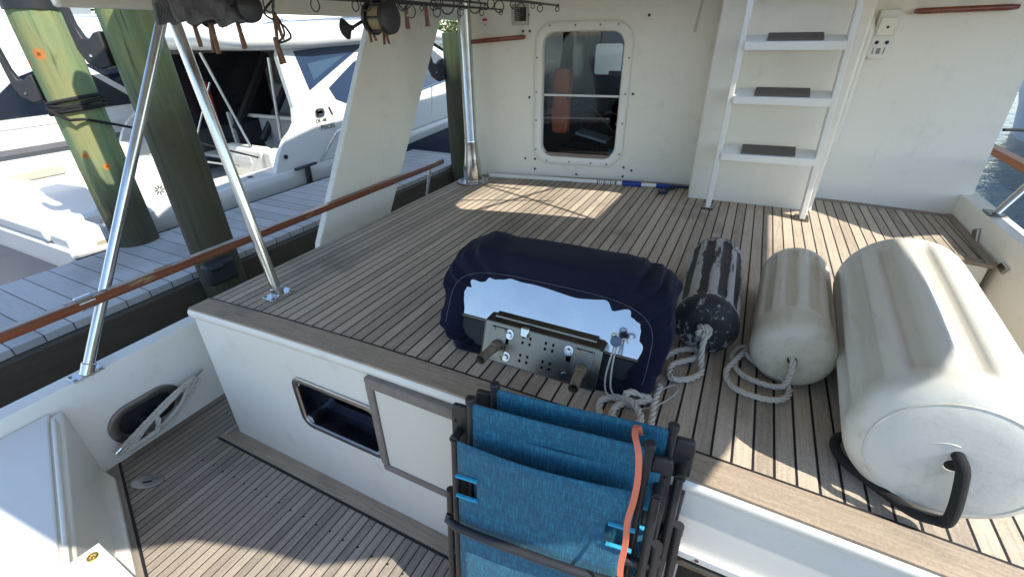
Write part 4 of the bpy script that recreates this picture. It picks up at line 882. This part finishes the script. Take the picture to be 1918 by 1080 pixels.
def pile(x, y, ztop, r, m, label, lean=(0, 0)):
    t = thing('dock_piling', (x, y, -1.6), label, 'piling', 'round timber dock pilings')
    mb = MB(); n = 40; loops = []
    zs = [-2.0 + (ztop + 2.0) * k / 30 for k in range(31)]
    for z in zs:
        f = (z + 2) / (ztop + 2); rr = r * (1.04 - .08 * f)
        loops.append([(x + lean[0] * (z + .6) + (rr + .006 * noise.noise(Vector((math.cos(a) * 2, math.sin(a) * 2, z * .8 + x))) + .002 * math.sin(9 * a)) * math.cos(a), y + lean[1] * (z + .6) + (rr + .006 * noise.noise(Vector((math.cos(a) * 2, math.sin(a) * 2, z * .8 + x)))) * math.sin(a), z) for a in [2 * math.pi * k / n for k in range(n)]])
    loops.append([((p[0] - x) * .93 + x, (p[1] - y) * .93 + y, ztop + .012) for p in loops[-1]])
    mb.loft(loops, True, True, True); mb.build('post', m, t, smooth=60); return t
def hook(x, y, z, ang, parent, s_=1.0):
    mb = MB(); d = Vector((math.cos(ang), math.sin(ang), 0)); t = Vector((-d.y, d.x, 0)); c = Vector((x, y, z)); pr = []
    prof = [(-.0, -.10, .05), (.05, -.115, .055), (.10, -.08, .05), (.125, -.02, .035), (.13, .08, .026), (.132, .20, .022), (.128, .27, .018), (.122, .275, .012)]
    inn = [(-.0, .06), (.03, .05), (.06, .02), (.085, .03), (.098, .09), (.102, .20), (.104, .265), (.11, .275)]
    l0 = []
    for (a, b, w_), (a2, b2) in zip(prof, inn):
        o_ = c + d * a * s_ + Vector((0, 0, b * s_)); i_ = c + d * a2 * s_ + Vector((0, 0, b2 * s_)); l0.append([o_ - t * w_ * s_, o_ + t * w_ * s_, i_ + t * w_ * .8 * s_, i_ - t * w_ * .8 * s_])
    mb.loft(l0, True, True, True); o = mb.build('rope_hook', BLACKR, parent, bev=.008, smooth=50)
    mb = MB()
    for k in (-1, 1): mb.disc(c + d * .07 * s_ + Vector((0, 0, -.06)) + t * .053 * k * s_, t * k, .008, .004, 8)
    mb.build('screw', CHROME, o)
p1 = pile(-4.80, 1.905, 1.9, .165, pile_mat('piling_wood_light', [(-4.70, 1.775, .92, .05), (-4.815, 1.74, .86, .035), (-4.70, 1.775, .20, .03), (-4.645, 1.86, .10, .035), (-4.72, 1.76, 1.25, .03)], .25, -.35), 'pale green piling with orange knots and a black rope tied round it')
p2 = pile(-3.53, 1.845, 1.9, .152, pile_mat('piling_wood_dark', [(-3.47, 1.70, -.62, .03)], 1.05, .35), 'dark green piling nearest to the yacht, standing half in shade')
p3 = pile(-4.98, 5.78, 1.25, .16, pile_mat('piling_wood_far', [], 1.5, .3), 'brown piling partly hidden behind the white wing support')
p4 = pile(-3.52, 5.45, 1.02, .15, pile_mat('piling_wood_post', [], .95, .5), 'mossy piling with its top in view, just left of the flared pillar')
mb = MB(); mb.tube([(-4.80, 1.905, 1.20), (-4.80, 1.905, 1.62)], .171, 32, cap=False); mb.build('black_sleeve', BLACKR, p1)
hook(-4.80 - .12, 1.905 - .13, .72, R(232), p1, 1.15); hook(-3.53 - .10, 1.845 - .12, .98, R(225), p2, 1.2); hook(-3.52 - .11, 5.45 - .12, .66, R(225), p4, 1.5)
mb = MB()
for zz, tl in ((.60, .03), (.565, -.01), (.53, .02), (.545, .05)):
    mb.tube([(-4.80 + .176 * math.cos(a), 1.905 + .176 * math.sin(a), zz + tl * math.sin(a + 1)) for a in [2 * math.pi * k / 28 for k in range(29)]], .014, 8)
mb.tube(catmull([(-4.92, 1.78, .60), (-4.80, 1.715, .55), (-4.66, 1.77, .47), (-4.62, 1.84, .47), (-4.75, 2.3, .30), (-5.2, 3.3, -.12), (-5.75, 4.0, -.40)], .05), .011, 8)
tag(mb.build('dock_line', ROPEB, None, smooth=60), 'black dock line wound round the pale green piling and led to the next yacht', 'rope')
mb = MB(); mb.box((-2.93, 1.80, -.62), (.10, .17, .13)); mb.build('rail_box', BLACKR, boat, bev=.03, seg=3) if False else mb.bm.free()
mb = MB(); c0 = Vector((-3.34, 1.74, -.52)); mb.box(c0, (.10, .22, .17)); mb.box(c0 + Vector((.06, -.05, .06)), (.05, .1, .05)); hx_ = mb.build('piling_bumper', BLACKR, p2, bev=.03, seg=3)
# black T-handled pole standing on the dock edge
tp = thing('mooring_pole', (-4.95, 4.0, -.72), 'short black pole with a T-shaped top at the dock edge beside the next yacht', 'pole')
mb = MB(); mb.tube([(-4.93, 3.985, -.72), (-4.93, 4.005, -.44)], .022, 10); mb.tube([(-4.93, 4.03, -.72), (-4.93, 4.045, -.44)], .018, 10); mb.build('pole', BLACKM, tp)
mb = MB(); mb.bar((-4.96, 3.86, -.435), (-4.93, 4.17, -.415), .06, .025); mb.build('handle', BLACKM, tp, bev=.006)

# ================================================================== OTHER BOATS
def hull(mb, xc, hb, y0, y1, sheer, zb=-1.75, flip=False, bow=.42, flare_=.86):
    """closed hull: transom at y0, bow at y1"""
    n = 22; loops = []
    for k in range(n + 1):
        f = k / n; y = y0 + (y1 - y0) * f; g = max(0, (f - (1 - bow)) / bow); b = hb * (1 - g ** 2.2) + .02; zs_ = sheer(f)
        bl = b * flare_ * (1 - .25 * g); yy = y - (0 if not g else .9 * g * g * 0)
        loops.append([(xc - b, y, zs_), (xc + b, y, zs_), (xc + b * 1.01, y, zs_ - .10), (xc + bl, yy - 1.0 * g * (1), -.9), (xc + bl * .9, yy - 1.4 * g, zb), (xc - bl * .9, yy - 1.4 * g, zb), (xc - bl, yy - 1.0 * g, -.9), (xc - b * 1.01, y, zs_ - .10)])
    mb.loft(loops, True, True, True); return mb
# --- the next yacht across the finger dock ("PISCES")
pb = thing('sport_yacht', (-6.75, 6, -1.6), 'white sport yacht lettered PISCES, moored on the other side of the finger dock', 'boat')
XS = -5.0; xc = -6.75
sheer = lambda y: -.43 if y < 4.8 else -.43 + .0 * (y - 4.8) if y < 5 else -.43 + .055 * (y - 5)
def bsec(y, g=1.0):
    hb = 1.75 * (1 if y < 9 else max(.03, 1 - ((y - 9) / 6.0) ** 2.2)); return hb
def pside(y0, y1, n, zt, zb_, inset=0.0):
    out = []
    for k in range(n + 1):
        y = y0 + (y1 - y0) * k / n; hb = bsec(y) - inset; out.append((y, hb, zt(y), zb_(y)))
    return out
chine = lambda y: -.66 + .062 * max(0, y - 4.6)
mb = MB()
for s_ in (1, -1):
    rows = [[(xc + s_ * (hb - .06), y, zt), (xc + s_ * hb, y, zt - .02), (xc + s_ * (hb + .015), y, zt - .07), (xc + s_ * (hb + .012), y, zt - .11), (xc + s_ * (hb - .01), y, zb_)] for y, hb, zt, zb_ in pside(1.95, 15, 40, sheer, chine)]
    mb.loft(rows, False)
mb.build1('topsides', BOATW, pb, smooth=40)
mb = MB()
for s_ in (1, -1):
    rows = [[(xc + s_ * (hb - .012), y, zb_), (xc + s_ * hb * .9, y, -1.75)] for y, hb, zt, zb_ in pside(1.5, 15, 40, sheer, chine)]
    mb.loft(rows, False)
mb.build1('bottom', NAVYH, pb, smooth=40)
mb = MB(); mb.box((xc, 1.52, -1.15), (3.4, .05, 1.1)); mb.box((-5.12, 1.75, -.8), (.06, .5, .35)); mb.box((-8.4, 1.75, -.8), (.06, .5, .35)); mb.build1('transom', BOATW, pb, bev=.01)
# gunwale and side decks
rows = [[(xc + bsec(y) - .05, y, sheer(y) - .003), (xc + bsec(y) - .30, y, sheer(y) + .012), (xc + bsec(y) - .31, y, -1.0)] for y in [1.95 + .2 * k for k in range(12)]]
mb = MB(); mb.loft(rows, False); mb.build('gunwale', BOATW, pb, smooth=40)
mb = MB(); mb.box((xc, 3.0, -1.02), (3.3, 3.0, .04)); mb.build('cockpit_sole', BOATG, pb)
mb = MB(); mb.box((-8.1, 2.9, -.65), (.22, 2.6, .72)); mb.build('far_coaming', BOATG, pb, bev=.03); 
mb = MB(); mb.box((-7.985, 2.45, -.47), (.02, .55, .11)); mb.build('coaming_pad', mat('beige_pad', (.50, .48, .36), .6), pb, bev=.01)
mb = MB(); mb.box((-7.985, 2.98, -.62), (.012, .30, .50)); mb.build('locker_panel', BOATW, pb, bev=.008)
mb = MB(); mb.box((-7.974, 2.90, -.50), (.02, .05, .08)); mb.build('latch', BLACKM, pb, bev=.006)
# transom sun pad, steps, quarter block, swim platform
mb = MB(); mb.prism([(-5.42, 1.50, -.44), (-8.45, 1.50, -.44), (-8.3, 2.15, -.44), (-6.55, 2.38, -.44), (-5.95, 2.25, -.44), (-5.5, 1.98, -.44)], (0, 0, -.14)); mb.build('sun_pad', BOATW, pb, bev=.035, seg=3)
mb = MB(); mb.prism([(-5.50, 1.50, -.58), (-8.45, 1.50, -.58), (-8.3, 2.1, -.58), (-6.55, 2.3, -.58), (-5.6, 1.95, -.58)], (0, 0, -.44)); mb.build('sun_pad_base', BOATG, pb, bev=.02)
mb = MB(); mb.prism([(-5.95, 2.30, -.60), (-6.9, 2.50, -.60), (-6.9, 2.9, -.60), (-5.75, 2.55, -.60)], (0, 0, -.06)); mb.build('hatch_lid', BOATG, pb, bev=.015)
mb = MB(); mb.prism([(-5.30, 1.98, -.66), (-5.9, 2.25, -.66), (-5.75, 2.6, -.66), (-5.28, 2.35, -.66)], (0, 0, -.3)); mb.build('step', BOATG, pb, bev=.02)
qb = MB(); qb.prism([(-5.06, 1.52, -.98), (-5.06, 1.97, -.98), (-5.06, 2.02, -.60), (-5.06, 1.80, -.46), (-5.06, 1.52, -.48)], (-.34, 0, 0)); qb = qb.build('quarter_block', BOATW, pb, bev=.03, seg=3)
mb = MB(); mb.prism([(-5.058, y, z) for y, z in rrect(1.80, -.60, .20, .035, .016)], (-.004, 0, 0)); mb.build('recess', mat('recess_tan', (.45, .40, .28), .6), qb)
mb = MB(); mb.prism([(-5.30, 1.50, -.80), (-5.12, 1.35, -.80), (-5.10, 1.10, -.80), (-5.25, .72, -.80), (-5.7, .6, -.80), (-8.3, .6, -.80), (-8.3, 1.50, -.80)], (0, 0, -.14)); mb.build('swim_platform', mat('shade_dark_grp', (.035, .04, .055), .4, var=.15), pb, bev=.04, seg=4)  # platform colour darkened to paint in the shade lying on it
# cabin side wing
side = [(3.62, -.45), (3.66, -.36), (3.74, -.22), (3.86, -.08), (3.98, .0), (4.06, .08), (4.10, .25), (4.06, .80), (4.10, .90), (5.5, .95), (7.0, .92), (7.6, .70), (8.6, .25), (10.2, -.02), (10.6, -.10), (10.6, sheer(10.6))]
side += [(9.5, sheer(9.5)), (7.5, sheer(7.5)), (5.2, sheer(5.2))]
for s_ in (1, -1):
    xx = lambda z: xc + s_ * (1.735 - .05 * max(0, z))
    mb = MB(); mb.holed([(xx(z), y, z) for y, z in side], [], (-.06 * s_, 0, 0)); wg = mb.build('cabin_side', BOATW, pb, smooth=0)
    for nm, pts, m_ in (('side_window', [(4.30, .862), (4.40, .42), (5.52, .915), (5.5, .93)], NAVYH if False else DGLASS), ('side_window', [(4.72, .42), (4.80, .28), (5.10, .165), (6.3, .20), (7.65, .34), (7.5, .62), (7.0, .86), (5.75, .84), (5.25, .70)], BGLASS)):
        mb = MB(); mb.prism([(xx(z) + .004 * s_, y, z) for y, z in pts], (-.012 * s_, 0, 0)); fr_ = mb.build(nm, BGLASS, wg, smooth=0)
    if s_ == 1:
        mb = MB(); mb.prism([(xx(z) + .007, y, z) for y, z in [(4.46, .72), (4.50, .53), (5.1, .79)]], (-.004, 0, 0)); mb.build('pane', mat('blue_pane', (.06, .11, .17), .06), wg)
        mb = MB(); mb.loft([[(xx(.13) + .004 + d, y, z) for y, z in rrect(4.47, .155, w_, h_, .04, 6)] for w_, h_, d in ((.15, .095, 0), (.15, .095, .012), (.10, .055, .014), (.095, .05, .002))], True, False, True); mb.build('fuel_cap', CHROME, wg)
        mb = MB(); mb.bar((xx(.12) + .006, 4.68, .10), (xx(.2) + .006, 4.64, .20), .022, .008); mb.build('vent_slot', BLACKM, wg)
        mt = Matrix(((0, 0, 1, xx(0) + .002), (1, 0, 0, 0), (0, 1, 0, 0), (0, 0, 0, 1)))
        def tx(s__, y, z, size, rot=0): return text_mesh('lettering', s__, size, BLACKM, wg, Matrix.Translation((xx(z) + .002, y, z)) @ Matrix.Rotation(rot, 4, 'X') @ Matrix(((0, 0, 1, 0), (1, 0, 0, 0), (0, 1, 0, 0), (0, 0, 0, 1))), .001)
        tx('PISCES', 4.56, -.035, .085); tx('OE -48', 4.47, .055, .062)
        mb = MB(); mb.tube(catmull([(XS + .0, 4.32, -.43), (XS + .06, 4.45, -.25), (XS + .05, 4.62, -.12), (XS + .01, 4.80, -.08)], .03), .016, 10); mb.build('grab_rail', CHROME, pb)
        mb = MB(); mb.disc((XS + .002, 3.80, -.27), (1, 0, 0), .028, .006, 16); mb.build('navigation_light', BLACKM, wg)
# windscreen, foredeck, hard top
mb = MB(); mb.loft([[(xc + s_ * 1.66, 7.25, .90) for s_ in (1, -1)], [(xc + s_ * 1.60, 9.6, .05) for s_ in (1, -1)]], False); mb.build('windscreen', BGLASS, pb, smooth=0)
rows = [[(xc - bsec(y) + .05, y, sheer(y) - .003), (xc - bsec(y) * .5, y, sheer(y) + .22 - .02 * (y - 9)), (xc, y, sheer(y) + .30 - .03 * (y - 9)), (xc + bsec(y) * .5, y, sheer(y) + .22 - .02 * (y - 9)), (xc + bsec(y) - .05, y, sheer(y) - .003)] for y in [6 + .45 * k for k in range(21)]]
mb = MB(); mb.loft(rows, False); mb.build('foredeck', BOATW, pb, smooth=60)
ht = MB(); loops = []
for y, hb, z0, z1 in ((3.40, 1.45, 1.0, 1.05), (3.45, 1.62, .93, 1.12), (3.7, 1.78, .885, 1.17), (4.5, 1.83, .865, 1.20), (6.0, 1.83, .92, 1.24), (7.2, 1.76, .92, 1.18), (8.0, 1.6, .88, 1.02), (8.3, 1.4, .86, .92)):
    loops.append([(xc + a * hb, y, z0 + (z1 - z0) * b) for a, b in ((-1, .35), (-.98, .75), (-.85, 1), (0, 1.12), (.85, 1), (.98, .75), (1, .35), (.98, .1), (.9, 0), (0, .02), (-.9, 0), (-.98, .1))])
ht.loft(loops, True, True, True); ht = ht.build('hard_top', BOATW, pb, smooth=60)
mb = MB(); mb.tube(catmull([(-5.1, 4.0, 1.13), (-5.12, 4.3, 1.18), (-5.12, 4.4, 1.165), (-5.12, 5.4, 1.22), (-5.12, 6.6, 1.25)], .08), .012, 8); mb.tube(catmull([(-5.02, 4.0, 1.07), (-5.02, 4.4, 1.09), (-5.03, 5.4, 1.15), (-5.03, 6.6, 1.16)], .08), .012, 8); mb.build('roof_rail', CHROME, ht)
# dark saloon with gear in it
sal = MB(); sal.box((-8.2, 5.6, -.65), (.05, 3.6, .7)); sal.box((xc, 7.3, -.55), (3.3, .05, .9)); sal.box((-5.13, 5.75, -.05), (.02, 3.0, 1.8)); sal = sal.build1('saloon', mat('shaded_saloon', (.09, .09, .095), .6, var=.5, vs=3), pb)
mb = MB(); mb.box((xc, 5.6, -.98), (3.2, 3.6, .05)); mb.build1('saloon_floor', mat('grey_floor', (.40, .39, .38), .6), sal)
mb = MB(); mb.box((-6.9, 5.6, -.55), (1.2, .5, .8)); mb.box((-7.6, 6.2, -.2), (.6, .4, 1.0)); mb.box((-6.2, 6.6, -.3), (.7, .4, .9)); mb.build1('helm_seat', mat('grey_vinyl', (.35, .36, .37), .6), sal, bev=.04)
mb = MB(); mb.box((-7.2, 5.30, -.13), (1.3, .06, .05)); mb.box((-7.3, 4.7, -.66), (1.4, .3, .05)); mb.box((-7.7, 5.0, -.35), (.05, .05, .6)); mb.box((-6.6, 6.9, .35), (.9, .05, .25)); mb.box((-7.7, 6.9, .5), (.7, .05, .35)); mb.build('cabinet_edge', BOATG, sal)
mb = MB(); mb.box((-8.15, 5.4, .25), (.04, 1.6, 1.1)); mb.box((-7.2, 7.28, .3), (1.6, .04, 1.0)); mb.build('saloon_shade_panel', mat('saloon_shade_dark', (.02, .022, .028), .3), sal)  # dark sheets added to deepen the shade inside the saloon
mb = MB(); mb.box((-8.0, 4.9, .12), (.1, .16, .55)); mb.build('red_bag', REDP, sal, bev=.02)
mb = MB(); mb.tube([(-7.3, 5.2, -.5), (-7.1, 6.2, .8)], .06, 8); mb.tube([(-7.6, 5.0, -.3), (-7.75, 6.0, .75)], .07, 8); mb.tube([(-6.7, 5.9, -.1), (-6.7, 6.1, .7)], .05, 8); mb.build('hanging_gear', BLACKM, sal)
mb = MB(); mb.tube([(-5.75, 3.95, -.42), (-6.05, 3.80, .86)], .018, 8); mb.build('roof_strut', CHROME, pb)
mb = MB(); mb.tube([(-7.6, 4.2, -.5), (-7.15, 4.5, .45)], .015, 8); mb.tube([(-5.33, 4.02, -.35), (-5.22, 4.07, .80)], .02, 8); mb.tube([(-7.6, 3.6, -.42), (-5.9, 3.75, -.46)], .016, 8); mb.build('roof_strut', CHROME, pb)
# cockpit seat and speaker panel
mb = MB(); mb.box((-5.85, 3.62, -.80), (.85, .55, .36)); mb.build('seat_cushion', CUSH, pb, bev=.06, seg=4)
mb = MB(); mb.box((-5.95, 3.98, -.46), (.80, .18, .44)); mb.build('seat_back', CUSH, pb, bev=.06, seg=4)
mb = MB(); mb.box((-5.95, 3.885, -.40), (.30, .012, .09)); mb.build('seat_patch', BOATG, pb, bev=.01)
mb = MB(); mb.box((-5.45, 3.98, -.50), (.18, .22, .50)); mb.build('arm_rest', CUSH, pb, bev=.05, seg=4)
mb = MB(); mb.prism([(-6.30, 2.55, -.98), (-6.30, 3.40, -.98), (-6.30, 3.30, -.28), (-6.30, 3.0, -.22), (-6.30, 2.75, -.42)], (-.3, 0, 0)); pn = mb.build('side_panel', BOATW, pb, bev=.03)
mb = MB(); mb.disc((-6.298, 2.93, -.60), (1, 0, 0), .072, .008, 24)
spk = mb.build('speaker', BOATG, pn)
mb = MB()
for k in range(8): a = R(45 * k); mb.bar((-6.288, 2.93 + .02 * math.cos(a), -.60 + .02 * math.sin(a)), (-6.288, 2.93 + .058 * math.cos(a), -.60 + .058 * math.sin(a)), .012, .004, up=(1, 0, 0))
mb.build('grille', BLACKM, spk)
mb = MB(); mb.prism([(-5.32, 2.45, -.80), (-6.2, 2.6, -.80), (-6.2, 3.3, -.80), (-5.32, 3.3, -.80)], (0, 0, -.2)); mb.build('step', BOATW, pb, bev=.04)
mb = MB(); mb.disc((-5.14, 3.37, -.425), (0, 0, 1), .03, .006, 14); mb.disc((-5.14, 2.65, -.425), (0, 0, 1), .03, .006, 14); mb.build('cleat', BLACKM, pb)
mb = MB(); pr = [(XS - .03 - .0 * k, 5.6 + .35 * k, sheer(5.6 + .35 * k) + .50 + .02 * k) for k in range(9)]; mb.tube(pr, .014, 8)
for k in (1, 4, 7): mb.tube([(XS - .03, 5.6 + .35 * k - .12, sheer(5.6 + .35 * k)), pr[k]], .012, 8)
mb.build1('bow_rail', CHROME, pb)

# --- the long-windowed yacht beyond it
ya = thing('motor_yacht', (-11.2, 6, -1.6), 'long white yacht with a dark tapering window band, beyond the sport yacht', 'boat')
mb = MB(); hull(mb, -11.2, 2.2, -4, 15, lambda f: -.12 + .5 * f * f); mb.build('hull', BOATW, ya, smooth=45)
mb = MB(); rows = []
for s_ in (1, -1): mb.bar((-11.2 + s_ * 2.215, -4, -.36), (-11.2 + s_ * 2.215, 6.5, -.30), .02, .07)
mb.build('gap_shade_strip', mat('gap_shade_grey', (.15, .15, .16), .6), ya)  # dark strip standing in for shade in the gap beside the hull
mb = MB(); cs_ = [(-3.4, -.12), (-3.2, .35), (-1, .75), (1.5, .98), (3.6, 1.28), (5.2, 1.34), (6.6, 1.30), (7.6, .8), (9.0, .3), (10.5, .05), (11, -.1)]
mb.holed([(-9.02, y, z) for y, z in cs_], [], (-4.3, 0, 0)); mb.build('superstructure', BOATW, ya, bev=.12, seg=4, smooth=40)
mb = MB(); mb.prism([(-9.012, y, z) for y, z in [(-.5, .08), (1.2, .06), (3.0, .09), (5.45, .12), (5.4, .70), (4.6, .69), (3.45, .71), (3.05, .58), (2.75, .36), (2.3, .27), (1.0, .2)]], (-.02, 0, 0)); mb.build('window_band', DGLASS, ya, smooth=0)
mb = MB(); mb.box((-9.005, 3.5, -.03), (.015, 12, .012)); mb.build('rub_line', BOATG, ya)
mb = MB(); mb.prism([(-9.0, 3.72, .72), (-9.0, 3.80, .75), (-8.98, 4.45, .20), (-8.98, 4.37, .16)], (-.03, 0, 0)); mb.build('strut', BOATG, ya)
mb = MB(); mb.bar((-9.006, 3.0, 1.18), (-9.006, 3.12, 1.30), .02, .01); mb.build('vent', BOATG, ya)
mb = MB(); mb.box((-11.2, 3.0, 1.75), (3.4, 5.5, .10)); mb.build('fly_top', BOATW, ya, bev=.04, seg=3)
mb = MB()
for y in (.6, 5.4):
    for s_ in (1, -1): mb.tube([(-11.2 + s_ * 1.5, y, 1.2), (-11.2 + s_ * 1.5, y, 1.72)], .03, 8)
mb.build('pillar', CHROME, ya)

# --- further boats, each with its own proportions
def far_boat(name, xc_, hb, y0, y1, cabin, top, label, group=None, wband=(.35, .75), hm=BOATW, rz=0, tower=True, zs=-.1):
    t = thing(name, (xc_, (y0 + y1) / 2, -1.6), label, 'boat', group)
    mb = MB(); hull(mb, xc_, hb, y0, y1, lambda f: zs + .7 * f * f); mb.build('hull', hm, t, smooth=45)
    c0, c1, zc = cabin
    mb = MB(); w0 = hb * .82
    mb.loft([[(xc_ - w0 * a, y0 + (y1 - y0) * f, z) for a, f, z in ((1, c0, zs - .1), (1, c0 + .01, zc), (1, c1 - .10, zc), (1, c1, zs + .25))], [(xc_ + w0 * a, y0 + (y1 - y0) * f, z) for a, f, z in ((1, c0, zs - .1), (1, c0 + .01, zc), (1, c1 - .10, zc), (1, c1, zs + .25))]], True, True, True); cb_ = mb.build('cabin', BOATW, t, bev=.06, seg=3)
    for s_ in (1, -1):
        mb = MB(); mb.prism([(xc_ + s_ * (w0 + .006), y0 + (y1 - y0) * f, zs + (zc - zs) * g) for f, g in ((c0 + .04, wband[0]), (c1 - .05, wband[0]), (c1 - .115, wband[1]), (c0 + .05, wband[1]))], (-.03 * s_, 0, 0)); mb.build('side_window', DGLASS, cb_, smooth=0)
    mb = MB(); mb.box((xc_, y0 + (y1 - y0) * (c0) + .0, zs + (zc - zs) * .45), (w0 * 1.3, .04, (zc - zs) * .62)); mb.build('door_glass', DGLASS, cb_, smooth=0)
    if top:
        zt = zc + top; ya_, yb_ = y0 + (y1 - y0) * (c0 - .10), y0 + (y1 - y0) * (c1 - .18)
        mb = MB(); mb.box((xc_, (ya_ + yb_) / 2, zt), (w0 * 2.1, yb_ - ya_, .10)); mb.build('hard_top', BOATW, t, bev=.04, seg=3)
        for s_ in (1, -1):
            for y in (ya_ + .25, yb_ - .3):
                mb = MB(); mb.tube([(xc_ + s_ * w0 * .9, y, zc - .05 if y > ya_ + 1 else zs), (xc_ + s_ * w0 * .9, y, zt)], .025, 8); mb.build('post', CHROME, t)
        mb = MB(); mb.box((xc_, yb_ - .9, zc + top * .35), (w0 * 1.4, .8, top * .6)); mb.build('helm_console', BOATG, t, bev=.05)
    mb = MB(); mb.tube([(xc_ + hb * .8, y0 + (y1 - y0) * .62, zs + .55), (xc_ + hb * .5, y0 + (y1 - y0) * .85, zs + 1.0), (xc_, y1 - .2, zs + 1.25)], .02, 8); mb.build('bow_rail', CHROME, t)
    return t
far_boat('cabin_cruiser', -15.8, 1.8, 5.5, 16, (.25, .72, .98), .55, 'white cabin cruiser with a grey-tinted saloon window, seen between the roof braces')
far_boat('cabin_cruiser', -20.5, 2.0, 13, 25, (.2, .7, 1.25), 0, 'low white cruiser farther off, under the clothespins')
far_boat('cabin_cruiser', -22.0, 2.2, 4.0, 15, (.25, .75, 1.5), .8, 'tall white boat farthest left, between the two nearest pilings')
far_boat('cabin_cruiser', 7.8, 1.7, 10, 22, (.3, .7, 1.1), .7, 'pale boat across the water beyond the starboard rail', hm=mat('pale_blue_hull', (.42, .47, .52), .35, var=.1), zs=.15)
for k, (xx_, yy_, lb) in enumerate(((-5.2, -17, 'white cruiser berthed astern to port'), (.2, -19, 'white cruiser berthed directly astern'), (5.6, -18, 'white cruiser berthed astern to starboard'))):
    far_boat('cabin_cruiser', xx_, 1.8, yy_, yy_ + 11, (.25, .70, .9 + .3 * (k % 2)), .7, lb)
# black mooring lines by the pale boat
mb = MB(); mb.tube(catmull([(4.2, 10.5, .35), (5.0, 11.5, .18), (6.2, 13, .20)], .2), .02, 6); tag(mb.build('mooring_line', ROPEB, None), 'upper black mooring line beyond the starboard rail', 'rope')
mb = MB(); mb.tube(catmull([(3.2, 9.0, -.25), (3.9, 9.7, -.30), (4.9, 10.6, -.12), (6.0, 12, .25)], .2), .02, 6); tag(mb.build('mooring_line', ROPEB, None), 'lower black mooring line sagging towards the pale boat', 'rope')

# ================================================================== FAR SHORE
mb = MB(); mb.prism([(-140, 30, -1.7), (-20, 95, -1.7), (60, 150, -1.7), (60, 400, -1.7), (-140, 400, -1.7)], (0, 0, .5)); tag(mb.build('far_bank', mat('bank', (.16, .14, .09), .9, var=.3, vs=.2), None), None, None, kind='structure')
def tree(x, y, hgt, w_, m, label, seed, trunk=True, dens=900):
    rg = random.Random(seed); t = thing('tree', (x, y, -1.2), label, 'tree', 'trees along the far bank')
    mb = MB(); z0 = -1.2; mb.tube([(x, y, z0 - .3), (x + .1 * hgt * .3, y, z0 + hgt * .4), (x, y, z0 + hgt * .75)], [.06 * hgt, .04 * hgt, .015 * hgt], 8)
    for k in range(5):
        a = rg.uniform(0, 6.28); mb.tube([(x, y, z0 + hgt * .35), (x + math.cos(a) * w_ * .35, y + math.sin(a) * w_ * .35, z0 + hgt * rg.uniform(.6, .85))], [.02 * hgt, .006 * hgt], 6)
    mb.build1('trunk', BARK, t)
    mb = MB(); cl_ = [(rg.gauss(0, .28) * w_, rg.gauss(0, .28) * w_, rg.uniform(.3, .95) * hgt, rg.uniform(.12, .26) * w_) for _ in range(16)]
    for k in range(dens):
        cx_, cy_, cz_, cr = rg.choice(cl_); d = Vector((rg.gauss(0, 1), rg.gauss(0, 1), rg.gauss(0, .8))).normalized() * cr * rg.random() ** .4
        p = Vector((x + cx_, y + cy_, z0 + cz_)) + d; u = Vector((rg.gauss(0, 1), rg.gauss(0, 1), rg.gauss(0, .6))).normalized() * rg.uniform(.10, .22) * hgt * .35; v = u.orthogonal().normalized() * u.length * .35
        mb.bm.faces.new([mb.bm.verts.new(q_) for q_ in (p - u, p + v, p + u, p - v)])
    mb.build1('crown', m, t, smooth=0); return t
for k, (x, y, hh_, ww_, lb) in enumerate(((-46, 48, 5.2, 5.5, 'round green tree at the left end of the far bank trees'), (-41, 47, 4.4, 4.5, 'pale bushy tree beside the leftmost one on the far bank'), (-37, 50, 4.8, 5.5, 'broad olive tree in the middle of the far bank trees'), (-33, 52, 4.3, 5.0, 'low dark tree near the right end of the far bank trees'), (-29, 55, 4.6, 5.2, 'olive tree at the right end of the far bank trees'), (-62, 33, 9.0, 6.5, 'tall sparse tree behind the pilings'))):
    tree(x, y, hh_, ww_, LEAF[k % 2], lb, 11 + k, dens=420 if hh_ > 8 else 900)
